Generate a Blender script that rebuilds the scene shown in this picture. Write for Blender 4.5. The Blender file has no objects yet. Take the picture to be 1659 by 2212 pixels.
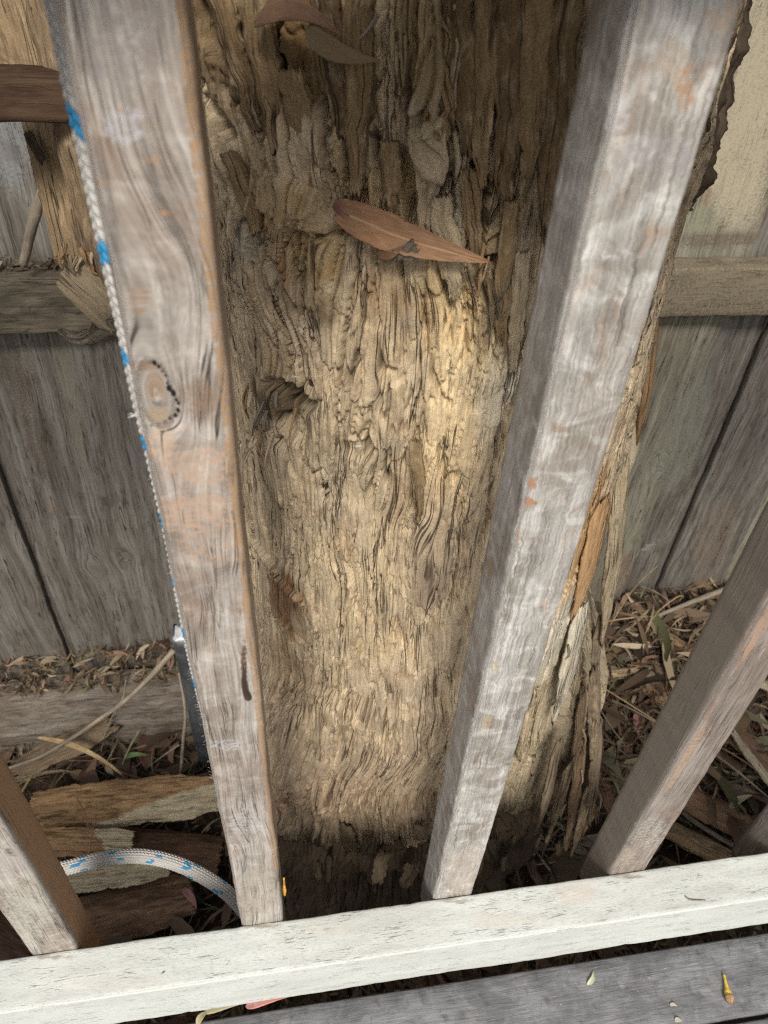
import bpy, math, random
import numpy as np
from mathutils import Vector
random.seed(7); RS = np.random.RandomState(7)
S = bpy.context.scene; C = S.collection
# ------------------------------------------------------------------ camera, sky, sun, exposure
CAM = np.array([0.04993, -0.26182, 0.70946])
RX = np.array([0.98768718, -0.1491752, 0.04712537]); UX = np.array([0.06554084, 0.66809085, 0.74118757]); FX = np.array([0.14205084, 0.72897282, -0.66964183])
cd = bpy.data.cameras.new('camera'); cam = bpy.data.objects.new('camera', cd); C.objects.link(cam); S.camera = cam
from mathutils import Matrix
cam.matrix_world = Matrix(((RX[0], UX[0], -FX[0], CAM[0]), (RX[1], UX[1], -FX[1], CAM[1]), (RX[2], UX[2], -FX[2], CAM[2]), (0, 0, 0, 1)))
cd.sensor_fit = 'VERTICAL'; cd.sensor_height = 36.0; cd.lens = 36.0 * 1662 / 2212; cd.clip_start = 0.01; cd.clip_end = 200
cd.dof.use_dof = True; cd.dof.focus_distance = 0.62; cd.dof.aperture_fstop = 13.0
W = bpy.data.worlds.new('World'); S.world = W; W.use_nodes = True
SUN_EL, SUN_AZ = math.radians(45), math.radians(190)           # from behind the camera
sk = W.node_tree.nodes.new('ShaderNodeTexSky'); sk.sky_type = 'NISHITA'; sk.sun_disc = False
sk.sun_elevation = SUN_EL; sk.sun_rotation = SUN_AZ; sk.air_density = 1.0; sk.dust_density = 3.0; sk.ozone_density = 1.0
bg = W.node_tree.nodes['Background']; hs = W.node_tree.nodes.new('ShaderNodeHueSaturation'); hs.inputs['Saturation'].default_value = .4; W.node_tree.links.new(sk.outputs[0], hs.inputs['Color']); W.node_tree.links.new(hs.outputs[0], bg.inputs[0]); bg.inputs[1].default_value = 0.058
sl = bpy.data.lights.new('sun', 'SUN'); sl.energy = 1.5; sl.angle = math.radians(15); sl.color = (1.0, 0.95, 0.86)
so = bpy.data.objects.new('sun', sl); C.objects.link(so)
az = SUN_AZ; sd = Vector((math.sin(az) * math.cos(SUN_EL), math.cos(az) * math.cos(SUN_EL), math.sin(SUN_EL)))
so.rotation_euler = sd.to_track_quat('Z', 'Y').to_euler()
S.view_settings.view_transform = 'Standard'; S.view_settings.look = 'None'; S.view_settings.exposure = 1.33; S.view_settings.gamma = 1.0
S.cycles.max_bounces = 6; S.cycles.use_denoising = False; S.cycles.use_adaptive_sampling = False; S.cycles.filter_width = 1.25

# ------------------------------------------------------------------ helpers
def at(x, y, X=None, Y=None, Z=None):
    """where the sight line through photo point (x, y) of the 1659 x 2212 survey meets a plane of the place"""
    d = FX + RX * (x - 829.5) / 1662 - UX * (y - 1106) / 1662
    t = (Y - CAM[1]) / d[1] if Y is not None else ((Z - CAM[2]) / d[2] if Z is not None else (X - CAM[0]) / d[0])
    return CAM + d * t
_p = RS.permutation(4096); _g = RS.rand(4096) * 2 * np.pi; GX, GY = np.cos(_g), np.sin(_g); RV = RS.rand(4096)
def hsh(i, j, s=0): return _p[(_p[(i.astype(np.int64) + s * 131) & 4095] + j.astype(np.int64)) & 4095]
def pn(x, y, s=0):
    x = np.asarray(x, float); y = np.asarray(y, float); x, y = np.broadcast_arrays(x, y)
    i = np.floor(x); j = np.floor(y); fx = x - i; fy = y - j
    u = fx * fx * fx * (fx * (fx * 6 - 15) + 10); v = fy * fy * fy * (fy * (fy * 6 - 15) + 10)
    def g(a, b):
        h = hsh(i + a, j + b, s); return GX[h] * (fx - a) + GY[h] * (fy - b)
    a0 = g(0, 0); a1 = g(1, 0); b0 = g(0, 1); b1 = g(1, 1)
    return ((a0 + (a1 - a0) * u) * (1 - v) + (b0 + (b1 - b0) * u) * v) * 1.5
def fb(x, y, s=0, o=3):
    r = 0; a = 1.0; n = 0
    for k in range(o): r = r + a * pn(x * 2 ** k, y * 2 ** k, s + k * 17); n += a; a *= .5
    return r / n
def worley(x, y, s=0):
    i = np.floor(x); j = np.floor(y); f1 = np.full(x.shape, 9.); f2 = f1.copy(); idd = np.zeros(x.shape); ex = np.zeros(x.shape); ey = np.zeros(x.shape)
    for a in (-1, 0, 1):
        for b in (-1, 0, 1):
            h = hsh(i + a, j + b, s); dx = i + a + RV[h] - x; dy = j + b + RV[(h * 7 + 13) & 4095] - y
            d = np.sqrt(dx * dx + dy * dy); m = d < f1
            f2 = np.where(m, f1, np.minimum(f2, d)); f1 = np.where(m, d, f1); idd = np.where(m, RV[(h * 3 + 5) & 4095], idd)
            ex = np.where(m, -dx, ex); ey = np.where(m, -dy, ey)
    return f1, f2, idd, ex, ey
def ss(a, b, x): t = np.clip((x - a) / (b - a), 0, 1); return t * t * (3 - 2 * t)

def mesh_obj(name, V, F, mat, uv=None, tint=None, parent=None, smooth=True, **props):
    """V (n,3); F list of (m,k) index arrays; uv per vertex (n,2); tint per vertex (n,4)"""
    me = bpy.data.meshes.new(name); V = np.asarray(V, np.float32)
    F = [np.asarray(f, np.int32) for f in (F if isinstance(F, list) else [F]) if len(f)]
    loops = np.concatenate([f.ravel() for f in F]); tot = np.concatenate([np.full(len(f), f.shape[1], np.int32) for f in F])
    me.vertices.add(len(V)); me.vertices.foreach_set('co', V.ravel())
    me.loops.add(len(loops)); me.loops.foreach_set('vertex_index', loops)
    me.polygons.add(len(tot)); st = np.zeros(len(tot), np.int32); st[1:] = np.cumsum(tot)[:-1]
    me.polygons.foreach_set('loop_start', st); me.polygons.foreach_set('loop_total', tot)
    me.polygons.foreach_set('use_smooth', np.full(len(tot), smooth))
    if uv is not None:
        l = me.uv_layers.new(name='UVMap'); l.data.foreach_set('uv', np.asarray(uv, np.float32)[loops].ravel())
    if tint is None: tint = np.zeros((len(V), 4), np.float32)
    c = me.color_attributes.new('tint', 'FLOAT_COLOR', 'POINT'); c.data.foreach_set('color', np.asarray(tint, np.float32).ravel())
    me.materials.append(mat); me.update(); me.validate()
    o = bpy.data.objects.new(name, me); C.objects.link(o)
    if parent: o.parent = parent
    for k, v in props.items(): o[k] = v
    return o
def empty(name, **props):
    o = bpy.data.objects.new(name, None); C.objects.link(o); o.empty_display_size = .05
    for k, v in props.items(): o[k] = v
    return o
def gridF(nr, nc, wrap=False, off=0):
    r = np.arange(nr - 1)[:, None]; c = np.arange(nc if wrap else nc - 1)[None]; c2 = (c + 1) % nc
    return np.stack([(r * nc + c), (r * nc + c2), ((r + 1) * nc + c2), ((r + 1) * nc + c)], -1).reshape(-1, 4) + off

# ---- shader building
class M:
    def __init__(s, name, rough=.8, spec=.3):
        s.m = bpy.data.materials.new(name); s.m.use_nodes = True; s.t = s.m.node_tree; s.b = s.t.nodes['Principled BSDF']
        s.b.inputs['Roughness'].default_value = rough; s.b.inputs['Specular IOR Level'].default_value = spec
        s.uv = s.n('ShaderNodeUVMap').outputs[0]
    def n(s, ty, **k):
        x = s.t.nodes.new(ty)
        for a, v in k.items(): setattr(x, a, v)
        return x
    def put(s, sock, v):
        if isinstance(v, bpy.types.NodeSocket): s.t.links.new(v, sock)
        else: sock.default_value = v
    def noise(s, sx, sy, det=3, rough=.55, dist=0, off=0, src=None, out=0):
        mp = s.n('ShaderNodeMapping'); s.put(mp.inputs[0], src or s.uv); mp.inputs[1].default_value = (off, off * 1.7, off); mp.inputs[3].default_value = (sx, sy, 1)
        x = s.n('ShaderNodeTexNoise'); s.put(x.inputs['Vector'], mp.outputs[0]); x.inputs['Scale'].default_value = 1
        x.inputs['Detail'].default_value = det; x.inputs['Roughness'].default_value = rough; x.inputs['Distortion'].default_value = dist
        return x.outputs[out]
    def obn(s, sc, det=3):
        tc = s.n('ShaderNodeTexCoord'); x = s.n('ShaderNodeTexNoise'); s.put(x.inputs['Vector'], tc.outputs['Object']); x.inputs['Scale'].default_value = sc; x.inputs['Detail'].default_value = det
        return x.outputs[0]
    def math(s, op, a, b=0., c=0.):
        x = s.n('ShaderNodeMath', operation=op); s.put(x.inputs[0], a); s.put(x.inputs[1], b); s.put(x.inputs[2], c); return x.outputs[0]
    def rng(s, v, a, b, c=0., d=1.):
        x = s.n('ShaderNodeMapRange', interpolation_type='SMOOTHSTEP'); s.put(x.inputs[0], v)
        for i, q in enumerate((a, b, c, d)): x.inputs[i + 1].default_value = q
        return x.outputs[0]
    def crack(s, v, w): return s.rng(s.math('ABSOLUTE', s.math('SUBTRACT', v, .5)), 0, w, 1, 0)
    def mix(s, f, a, b, mode='MIX'):
        x = s.n('ShaderNodeMix', data_type='RGBA', blend_type=mode); s.put(x.inputs[0], f)
        s.put(x.inputs[6], (*a, 1) if isinstance(a, tuple) else a); s.put(x.inputs[7], (*b, 1) if isinstance(b, tuple) else b); return x.outputs[2]
    def mul(s, col, v):
        """colour times grey value v"""
        cc = s.n('ShaderNodeCombineXYZ')
        for i in range(3): s.put(cc.inputs[i], v)
        return s.mix(1., col, cc.outputs[0], 'MULTIPLY')
    def tint(s, col, nz, k=.5):
        a = s.n('ShaderNodeAttribute', attribute_name='tint'); f = s.math('ADD', a.outputs['Alpha'], s.math('MULTIPLY', s.math('SUBTRACT', nz, .5), k * 2))
        f = s.math('MULTIPLY', s.rng(f, .22, .78), s.rng(a.outputs['Alpha'], 0.02, .15)); return s.mix(f, col, a.outputs['Color'])
    def done(s, col, h=None, dist=.001, strength=1.):
        s.put(s.b.inputs['Base Color'], (*col, 1) if isinstance(col, tuple) else col)
        if h is not None:
            b = s.n('ShaderNodeBump'); b.inputs['Strength'].default_value = strength; b.inputs['Distance'].default_value = dist
            s.put(b.inputs['Height'], h); s.t.links.new(b.outputs[0], s.b.inputs['Normal'])
        return s.m

def wood(name, c1, c2, c3, rough=.6, spec=.4, fine=700, crk=.5, curly=0., band=0., speck=0., vl=1.):
    m = M(name, rough, spec)
    src = m.uv
    if curly:
        sp = m.n('ShaderNodeSeparateXYZ'); m.put(sp.inputs[0], m.uv)
        w = m.noise(9, 95, 2, .5, 0, 3.1); w2 = m.noise(60, 260, 2, .5, 0, 9)
        du = m.math('MULTIPLY', m.math('ADD', m.math('SUBTRACT', w, .5), m.math('MULTIPLY', m.math('SUBTRACT', w2, .5), .45)), curly)
        cb = m.n('ShaderNodeCombineXYZ'); m.put(cb.inputs[0], m.math('ADD', sp.outputs[0], du)); m.put(cb.inputs[1], sp.outputs[1]); src = cb.outputs[0]
    f = m.noise(fine, 26 * vl, 4, .6, .3, 0, src); f2 = m.noise(fine * .35, 9 * vl, 3, .6, .4, 5, src); p = m.noise(38, 13 * vl, 5, .6, .6, 11, src); p2 = m.noise(75, 42 * vl, 4, .65, .8, 23, src)
    col = m.mix(m.rng(p, .36, .66), c1, c2); col = m.mix(m.math('MULTIPLY', m.rng(p2, .52, .72), .75), col, c3)
    if band:
        bn = m.noise(55, 70, 4, .6, .8, 31); col = m.mix(m.math('MULTIPLY', m.rng(bn, .42, .72), band), col, (min(c2[0] * 1.5, .6), min(c2[1] * 1.53, .6), min(c2[2] * 1.56, .6)))
    gr = m.noise(1300, 420 * vl, 2, .6, 0, 41)
    v = m.math('ADD', m.math('MULTIPLY', f, .9), m.math('ADD', m.math('MULTIPLY', f2, .55), m.math('MULTIPLY', gr, .35)))
    col = m.mul(col, m.rng(v, .55, 1.3, .55, 1.45))
    ck = m.math('MULTIPLY', m.crack(m.noise(115, 3.2, 3, .55, 1.0, 17, src), .016), m.rng(m.noise(60, 14, 2, .5, 0, 27), .5, .6)); ck = m.math('MULTIPLY', ck, crk)
    ck2 = m.math('MULTIPLY', m.crack(m.noise(260, 9, 2, .5, .6, 57, src), .03), m.rng(m.noise(90, 20, 2, .5, 0, 67), .47, .58)); ck = m.math('MAXIMUM', ck, m.math('MULTIPLY', ck2, crk * .6))
    col = m.mix(ck, col, (.05, .036, .028))
    if speck: col = m.mix(m.math('MULTIPLY', m.rng(m.noise(900, 500, 2, .7, 0, 77), .66, .72), speck), col, (.55, .5, .42))
    col = m.tint(col, m.noise(260, 330, 4, .7, .4, 87, src), .8)
    h = m.math('SUBTRACT', m.math('ADD', m.math('MULTIPLY', f, .5), m.math('MULTIPLY', gr, .35)), m.math('MULTIPLY', ck, 1.2))
    return m.done(col, h, .0006, .8)
def bark(name, c1, c2, c3, rough=.9, fine=420, crk=1., tk=.5, bump=.0013):
    m = M(name, rough, .15)
    f = m.noise(fine * 1.2, 32, 5, .7, .3, 0); f2 = m.noise(fine * .3, 16, 4, .65, .7, 5); p = m.noise(26, 14, 5, .6, .5, 11); p2 = m.noise(60, 34, 4, .65, .6, 23); g = m.noise(1500, 900, 3, .7, 0, 41)
    col = m.mix(m.rng(p, .36, .64), c1, c2); col = m.mix(m.math('MULTIPLY', m.rng(p2, .52, .68), .75), col, c3)
    col = m.tint(col, m.noise(160, 60, 4, .65, .5, 87), tk)
    v = m.math('ADD', m.math('MULTIPLY', f, .7), m.math('ADD', m.math('MULTIPLY', f2, .6), m.math('MULTIPLY', g, .6)))
    col = m.mul(col, m.rng(v, .6, 1.32, .5, 1.45))
    ck = m.math('MULTIPLY', m.crack(m.noise(120, 4.5, 3, .55, .35, 17), .022), m.rng(m.noise(45, 9, 3, .6, 0, 27), .46, .56))
    ck = m.math('MAXIMUM', ck, m.math('MULTIPLY', m.math('MULTIPLY', m.crack(m.noise(300, 12, 3, .6, .4, 37), .03), m.rng(m.noise(90, 30, 2, .5, 0, 47), .54, .64)), .6)); ck = m.math('MULTIPLY', ck, crk)
    col = m.mix(m.math('MULTIPLY', ck, .85), col, (.035, .022, .014))
    h = m.math('SUBTRACT', m.math('ADD', m.math('MULTIPLY', f, .5), m.math('ADD', m.math('MULTIPLY', g, .35), m.math('MULTIPLY', f2, .4))), m.math('MULTIPLY', ck, 1.))
    return m.done(col, h, bump, 1.)
def plain(name, col, rough=.6, var=.25, sc=60, spec=.3, tint=False):
    m = M(name, rough, spec); nz = m.obn(sc, 4); c = m.mul(m.mix(0, col, col), m.rng(nz, .3, .7, 1 - var, 1 + var))
    if tint: c = m.tint(c, nz, .3)
    return m.done(c, nz, .0006, .5)

# ---- shape builders
def beam(name, p0, p1, wdir, w, d, mat, parent=None, step=.005, ch=.002, wob=.0004, uvo=(0, 0), tint=None, warp=None, nfront=9, cut=None, shape=None, **props):
    """squared timber from p0 to p1 (axis along its front-left edge); wdir = width direction, depth = wdir x axis; chamfered, slightly uneven"""
    p0 = np.array(p0, float); p1 = np.array(p1, float); ax = p1 - p0; L = np.linalg.norm(ax); ax /= L; wd = np.array(wdir, float); wd /= np.linalg.norm(wd); dd = np.cross(wd, ax) * -1; flip = abs(dd[2]) > .9 and dd[2] > 0; dd = -dd if flip else dd
    def side(a, b, n):
        t = np.linspace(0, 1, n)[:-1] if n > 1 else np.array([0.]); return np.array(a)[None] * (1 - t[:, None]) + np.array(b)[None] * t[:, None]
    n2 = max(3, int(nfront * d / w)); e = ch * .35
    sec = np.concatenate([side((ch, 0), (w - ch, 0), nfront), [(w - ch, 0), (w - e, e)], side((w, ch), (w, d - ch), n2), [(w, d - ch), (w - e, d - e)],
                          side((w - ch, d), (ch, d), 4), [(ch, d), (e, d - e)], side((0, d - ch), (0, ch), n2), [(0, ch), (e, e)]])
    per = np.concatenate([[0], np.cumsum(np.linalg.norm(np.diff(sec, axis=0), axis=1))])
    nr = max(2, int(L / step) + 1); t = np.linspace(0, L, nr); n = len(sec)
    A = np.broadcast_to(sec[None, :, 0], (nr, n)).copy(); B = np.broadcast_to(sec[None, :, 1], (nr, n)).copy(); T = np.broadcast_to(t[:, None], (nr, n)).copy()
    U = np.broadcast_to(per[None], (nr, n)) + uvo[0]; Vv = T + uvo[1]
    ca = (A - w / 2) / w; cb = (B - d / 2) / d; sd_ = int(abs(uvo[0] * 97)) % 50
    A += wob * (fb(T * 30, ca * 2, 3 + sd_) + 1.5 * fb(T * 6, ca * .3, 9 + sd_)) * 1.5; B += wob * fb(T * 35, ca * 4 + cb * 3, 5 + sd_) * 1.2
    corner = (np.abs(ca) * 2) ** 10 * (np.abs(cb) * 2) ** 10; nick = np.clip(fb(T * 90, ca * 2 + cb, 31 + sd_) - .25, 0, 1) * corner * 4 * wob
    A -= np.sign(ca) * nick; B -= np.sign(cb) * nick
    if shape: A, B, T = shape(A, B, T, ca, cb)
    P = p0 + A[..., None] * wd + B[..., None] * dd + T[..., None] * ax
    if warp: U, Vv = warp(P, U, Vv)
    uv = np.stack([U, Vv], -1).reshape(-1, 2); tn = tint(P).reshape(-1, 4) if tint else None
    V = P.reshape(-1, 3); F = gridF(nr, n, True)[:, ::1 if flip else -1]
    c0 = len(V); V = np.concatenate([V, P[0].mean(0)[None], P[-1].mean(0)[None]]); uv = np.concatenate([uv, uv[:1], uv[-1:]])
    if tn is not None: tn = np.concatenate([tn, tn[:1], tn[-1:]])
    k = np.arange(n); k2 = (k + 1) % n; tri = np.concatenate([np.stack([k, k2, np.full(n, c0)], 1), np.stack([(nr - 1) * n + k2, (nr - 1) * n + k, np.full(n, c0 + 1)], 1)])[:, ::-1 if flip else 1]
    return mesh_obj(name, V, [F, tri], mat, uv, tn, parent, **props)
def tube(pts, rad, n=7, sub=6, wob=.15, s=0):
    """returns V, F, uv of a smooth tapering tube through pts"""
    pts = np.array(pts, float); rad = np.array(rad, float) * np.ones(len(pts)); q = []; rr = []
    for i in range(len(pts) - 1):
        a = pts[max(i - 1, 0)]; b = pts[i]; c = pts[i + 1]; d = pts[min(i + 2, len(pts) - 1)]
        for t in np.linspace(0, 1, sub, endpoint=False):
            q.append(.5 * ((2 * b) + (c - a) * t + (2 * a - 5 * b + 4 * c - d) * t * t + (3 * b - a - 3 * c + d) * t ** 3)); rr.append(rad[i] * (1 - t) + rad[i + 1] * t)
    q.append(pts[-1]); rr.append(rad[-1]); q = np.array(q); rr = np.array(rr); m = len(q)
    T = np.gradient(q, axis=0); T /= np.linalg.norm(T, axis=1)[:, None] + 1e-12
    up = np.array([0.03, .1, 1.]); N = np.cross(T, up); N /= np.linalg.norm(N, axis=1)[:, None] + 1e-9; B = np.cross(T, N)
    a = np.linspace(0, 2 * np.pi, n, endpoint=False); L = np.concatenate([[0], np.cumsum(np.linalg.norm(np.diff(q, axis=0), axis=1))])
    R = rr[:, None] * (1 + wob * fb(L[:, None] * 60 + s, np.sin(a)[None] * 1.5 + s, 2))
    P = q[:, None] + R[..., None] * (np.cos(a)[None, :, None] * N[:, None] + np.sin(a)[None, :, None] * B[:, None])
    V = np.concatenate([P.reshape(-1, 3), q[:1], q[-1:]]); uv = np.stack(np.broadcast_arrays(a[None] * rr.mean() + s, L[:, None]), -1).reshape(-1, 2); uv = np.concatenate([uv, uv[:1], uv[-1:]])
    k = np.arange(n); k2 = (k + 1) % n
    return V, [gridF(m, n, True), np.concatenate([np.stack([k2, k, np.full(n, m * n)], 1), np.stack([(m - 1) * n + k, (m - 1) * n + k2, np.full(n, m * n + 1)], 1)])], uv
def twig(name, pts, rad, mat, parent=None, n=7, **props):
    V, F, uv = tube(pts, rad, n, s=len(bpy.data.objects)); return mesh_obj(name, V, F, mat, uv, None, parent, **props)
def sheet_geo(c0, c1, half, up, th, curl=0., bend=0., rag=.1, nl=60, nw=24, s=0, rough=.002, eg=1.):
    """slab of bark lying from c0 to c1 (mid line), half width, up = face normal; curl rolls the long sides, bend bows the length; ragged outline"""
    c0 = np.array(c0, float); c1 = np.array(c1, float); ax = c1 - c0; L = np.linalg.norm(ax); ax /= L; up = np.array(up, float); up -= ax * (up @ ax); up /= np.linalg.norm(up); sd_ = np.cross(up, ax)
    l = np.linspace(0, 1, nl)[:, None]; v = np.linspace(-1, 1, nw)[None]
    e0 = rag * (.6 * fb(v * 2 + s, v * 0, 7) + .7 * fb(v * 9 + s, v * 0, 8) + .3 * pn(v * 30, v * 0 + s, 9)); e1 = rag * (.6 * fb(v * 2 + s, v * 0 + 3, 17) + .7 * fb(v * 9 + s, v * 0, 18) + .3 * pn(v * 30, v * 0 + s, 19))
    hw = half(l) if callable(half) else half * (1 - .25 * ss(.75, 1, l) - .2 * ss(.2, 0, l))
    wv = hw * (1 + .22 * fb(l * 4 + s, np.sign(v) * 3, 27) + .10 * eg * fb(l * 22 + s, np.sign(v) * 3, 28, 4) * np.abs(v) ** 3)
    x = (l + e0 * (1 - l) ** 2 + e1 * l ** 2) * L; a = v * wv
    if abs(curl) > 1e-3: R = np.mean(wv) / curl; yy = R * np.sin(a / R); zz = R * (np.cos(a / R) - 1)
    else: yy = a; zz = a * 0
    zz = zz + bend * (1 - (2 * l - 1) ** 2) + rough * (2 * fb(a * 25 + s, x * 12, 41) + 1. * fb(a * 140 + s, x * 22 + s, 42, 4)) + .3 * rough * pn(a * 420, x * 40 + s, 44)
    if eg > 1.2: yy = yy + .55 * np.mean(wv) * fb(l * 3.2 + s, l * 0 + s, 45) + .15 * np.mean(wv) * fb(l * 11 + s, l * 0, 46)
    x, yy, zz, a = np.broadcast_arrays(x, yy, zz, a)
    edge = np.minimum(1, np.minimum((1 - np.abs(v)) * 8, np.minimum(l, 1 - l) * 14)) ** .5
    P = c0 + x[..., None] * ax + yy[..., None] * sd_; top = P + zz[..., None] * up; bot = P + (zz - th * (.25 + .75 * edge) - rough * .5 * fb(a * 60 + 9, x * 30, 43))[..., None] * up
    V = np.concatenate([top.reshape(-1, 3), bot.reshape(-1, 3)]); n = nl * nw; F = [gridF(nl, nw), gridF(nl, nw, off=n)[:, ::-1]]
    idx = np.arange(n).reshape(nl, nw); ring = np.concatenate([idx[0], idx[1:, -1], idx[-1, :-1][::-1], idx[1:-1, 0][::-1]]); r2 = np.roll(ring, -1); F.append(np.stack([r2, ring, ring + n, r2 + n], 1))
    uv = np.stack([a + s * .137, x + s * .311], -1).reshape(-1, 2); uv = np.concatenate([uv, uv + .013]); lv = np.stack(np.broadcast_arrays(l, v), -1).reshape(-1, 2)
    return V, F, uv, np.concatenate([lv, lv])
def sheet(name, c0, c1, half, up, th, mat, parent=None, tint=None, s=0, curl=0., bend=0., rag=.1, nl=60, nw=24, rough=.002, eg=1., props=None):
    V, F, uv, lv = sheet_geo(c0, c1, half, up, th, curl, bend, rag, nl, nw, s, rough, eg)
    tn = tint(lv[:, 0], lv[:, 1], V) if tint else None
    return mesh_obj(name, V, F, mat, uv, tn, parent, **(props or {}))
def leaf_geo(base, tip, up, hw, sick=.15, fold=.15, arch=.1, nl=22, nw=7, s=0, th=.0004):
    base = np.array(base, float); tip = np.array(tip, float); ax = tip - base; L = np.linalg.norm(ax); ax /= L; up = np.array(up, float); up = up - ax * (up @ ax); up /= np.linalg.norm(up) + 1e-9; sd_ = np.cross(up, ax)
    l = np.linspace(0, 1, nl)[:, None]; v = np.linspace(-1, 1, nw)[None]; prof = (np.sin(np.pi * np.clip(l, 0, 1) ** .62)) ** .8 * (1 - .15 * l) + .02
    prof = prof * (1 + .07 * pn(l * 9 + s, np.sign(v) * 2, 3) + .05 * pn(l * 31 + s, np.sign(v) * 2, 4))
    x = l * L + 0 * v; y = v * hw * prof + sick * L * (1 - (2 * l - 1) ** 2); z = -np.abs(v) ** 1.3 * fold * hw * prof * -1 + arch * L * (1 - (2 * l - 1) ** 2) + .06 * hw * pn(l * 7 + s, v * 2, 5)
    P = base + x[..., None] * ax + y[..., None] * sd_ + z[..., None] * up; Q = P - up * th
    V = np.concatenate([P.reshape(-1, 3), Q.reshape(-1, 3)]); n = nl * nw; F = [gridF(nl, nw), gridF(nl, nw, off=n)[:, ::-1]]
    idx = np.arange(n).reshape(nl, nw); ring = np.concatenate([idx[0], idx[1:, -1], idx[-1, :-1][::-1], idx[1:-1, 0][::-1]]); r2 = np.roll(ring, -1); F.append(np.stack([r2, ring, ring + n, r2 + n], 1))
    uv = np.stack([(v * hw * prof) + s * .1, x + s * .07], -1).reshape(-1, 2); lv = np.stack(np.broadcast_arrays(l, v), -1).reshape(-1, 2)
    return V, F, np.concatenate([uv, uv]), np.concatenate([lv, lv])
def leaf(name, base, tip, up, hw, mat, props, tint=None, parent=None, **k):
    V, F, uv, lv = leaf_geo(base, tip, up, hw, **k); tn = tint(lv[:, 0], lv[:, 1], V) if tint else None
    return mesh_obj(name, V, F, mat, uv, tn, parent, **props)
def spots(P, lst, plane):
    """tint attribute from a list of (x, y, rx, ry, colour, strength[, tilt]) laid out in survey coordinates on a plane of the place"""
    tn = np.zeros(P.shape[:-1] + (4,), np.float32)
    for q in lst:
        x, y, rx, ry, col, st = q[:6]; c = plane(x, y); ex = plane(x + rx, y) - c; ey = plane(x, y + ry) - c
        if len(q) > 6: t = math.radians(q[6]); ex, ey = plane(x + rx * math.cos(t), y + rx * math.sin(t)) - c, plane(x - ry * math.sin(t), y + ry * math.cos(t)) - c
        d = P - c; g11, g12, g22 = ex @ ex, ex @ ey, ey @ ey; de = g11 * g22 - g12 * g12; e1, e2 = d @ ex, d @ ey; r = np.sqrt(((g22 * e1 - g12 * e2) / de) ** 2 + ((g11 * e2 - g12 * e1) / de) ** 2); a = st * ss(1.25, .55, r)
        m = a > tn[..., 3]; tn[..., :3] = np.where(m[..., None], np.array(col), tn[..., :3]); tn[..., 3] = np.where(m, a, tn[..., 3])
    return tn

# ------------------------------------------------------------------ materials
m_bal = wood('weathered_hardwood', (.215, .175, .145), (.365, .335, .30), (.27, .18, .125), .52, .5, 800, 1., band=.4, vl=.7)
m_curl = wood('curly_hardwood', (.25, .225, .195), (.40, .385, .36), (.29, .205, .15), .45, .55, 1000, .45, curly=.0045, band=.65)
m_dark = wood('brown_hardwood', (.20, .165, .14), (.27, .235, .21), (.16, .10, .065), .6, .4, 700, .6, speck=.6)
m_pal = wood('grey_paling_wood', (.125, .112, .096), (.185, .172, .152), (.10, .076, .057), .85, .15, 420, 1.3, vl=.22)
m_palr = wood('green_grey_paling_wood', (.17, .155, .12), (.24, .23, .18), (.15, .105, .07), .85, .15, 420, 1.1, vl=.22)
m_rail = wood('old_fence_rail_wood', (.10, .085, .065), (.17, .145, .105), (.06, .045, .035), .9, .1, 380, 1.)
m_btn = wood('dark_stained_wood', (.045, .026, .016), (.07, .043, .026), (.03, .018, .012), .8, .15, 300, .6)
m_sleeper = wood('grey_sleeper_wood', (.19, .155, .12), (.27, .235, .20), (.14, .09, .06), .9, .1, 420, 1.)
m_deck = wood('dark_grey_decking', (.128, .128, .134), (.20, .20, .206), (.088, .086, .09), .55, .4, 1300, .3, speck=.35, vl=2.5)
m_trunk = bark('gum_bark', (.50, .395, .26), (.40, .32, .225), (.31, .215, .13), tk=.6)
m_tan = bark('tan_bark', (.36, .225, .115), (.29, .185, .10), (.23, .13, .065), fine=330, crk=.8)
m_brown = bark('red_brown_bark', (.20, .115, .07), (.15, .09, .06), (.11, .065, .04), fine=420, crk=.3, rough=.75)
m_grey = bark('grey_bark', (.20, .17, .13), (.15, .12, .09), (.27, .23, .17), fine=500, crk=.9)
m_soil = bark('litter_soil', (.075, .052, .035), (.05, .036, .026), (.11, .075, .045), fine=150, crk=0)
m_black = bark('dark_bark', (.05, .036, .024), (.085, .062, .042), (.03, .02, .015), fine=300, crk=.6)
def leafm(name, c, c2, rough=.55):
    m = M(name, rough, .3); p = m.noise(70, 40, 4, .6, .5, 3); v = m.noise(900, 120, 2, .6); sp = m.noise(420, 420, 1, .5, 0, 9)
    col = m.mix(m.rng(p, .38, .64), c, c2); col = m.mul(col, m.rng(v, .3, .7, .86, 1.12)); col = m.mix(m.rng(sp, .70, .76), col, (c[0] * .3, c[1] * .25, c[2] * .25)); col = m.tint(col, p, .3)
    return m.done(col, v, .0003, .6)
m_leaf = leafm('dead_leaf_pink_brown', (.35, .19, .10), (.27, .15, .08)); m_leafd = leafm('dead_leaf_brown', (.20, .115, .065), (.15, .085, .05))
m_leafg = leafm('dry_leaf_olive', (.30, .27, .15), (.22, .20, .11)); m_leafp = leafm('dead_leaf_purple_pink', (.42, .20, .19), (.32, .14, .13)); m_green = leafm('green_leaf', (.10, .19, .05), (.16, .25, .08))
m_straw = leafm('dry_straw', (.42, .31, .16), (.30, .20, .10)); m_twig = bark('twig_bark', (.30, .25, .19), (.22, .18, .14), (.36, .30, .22), fine=700, crk=.2, bump=.0005)
m_stem = leafm('purple_stem', (.17, .07, .06), (.25, .13, .09)); m_metal = plain('galvanised_steel', (.13, .14, .15), .45, .3, 40, .5)
m_metal.node_tree.nodes['Principled BSDF'].inputs['Metallic'].default_value = .5
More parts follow.
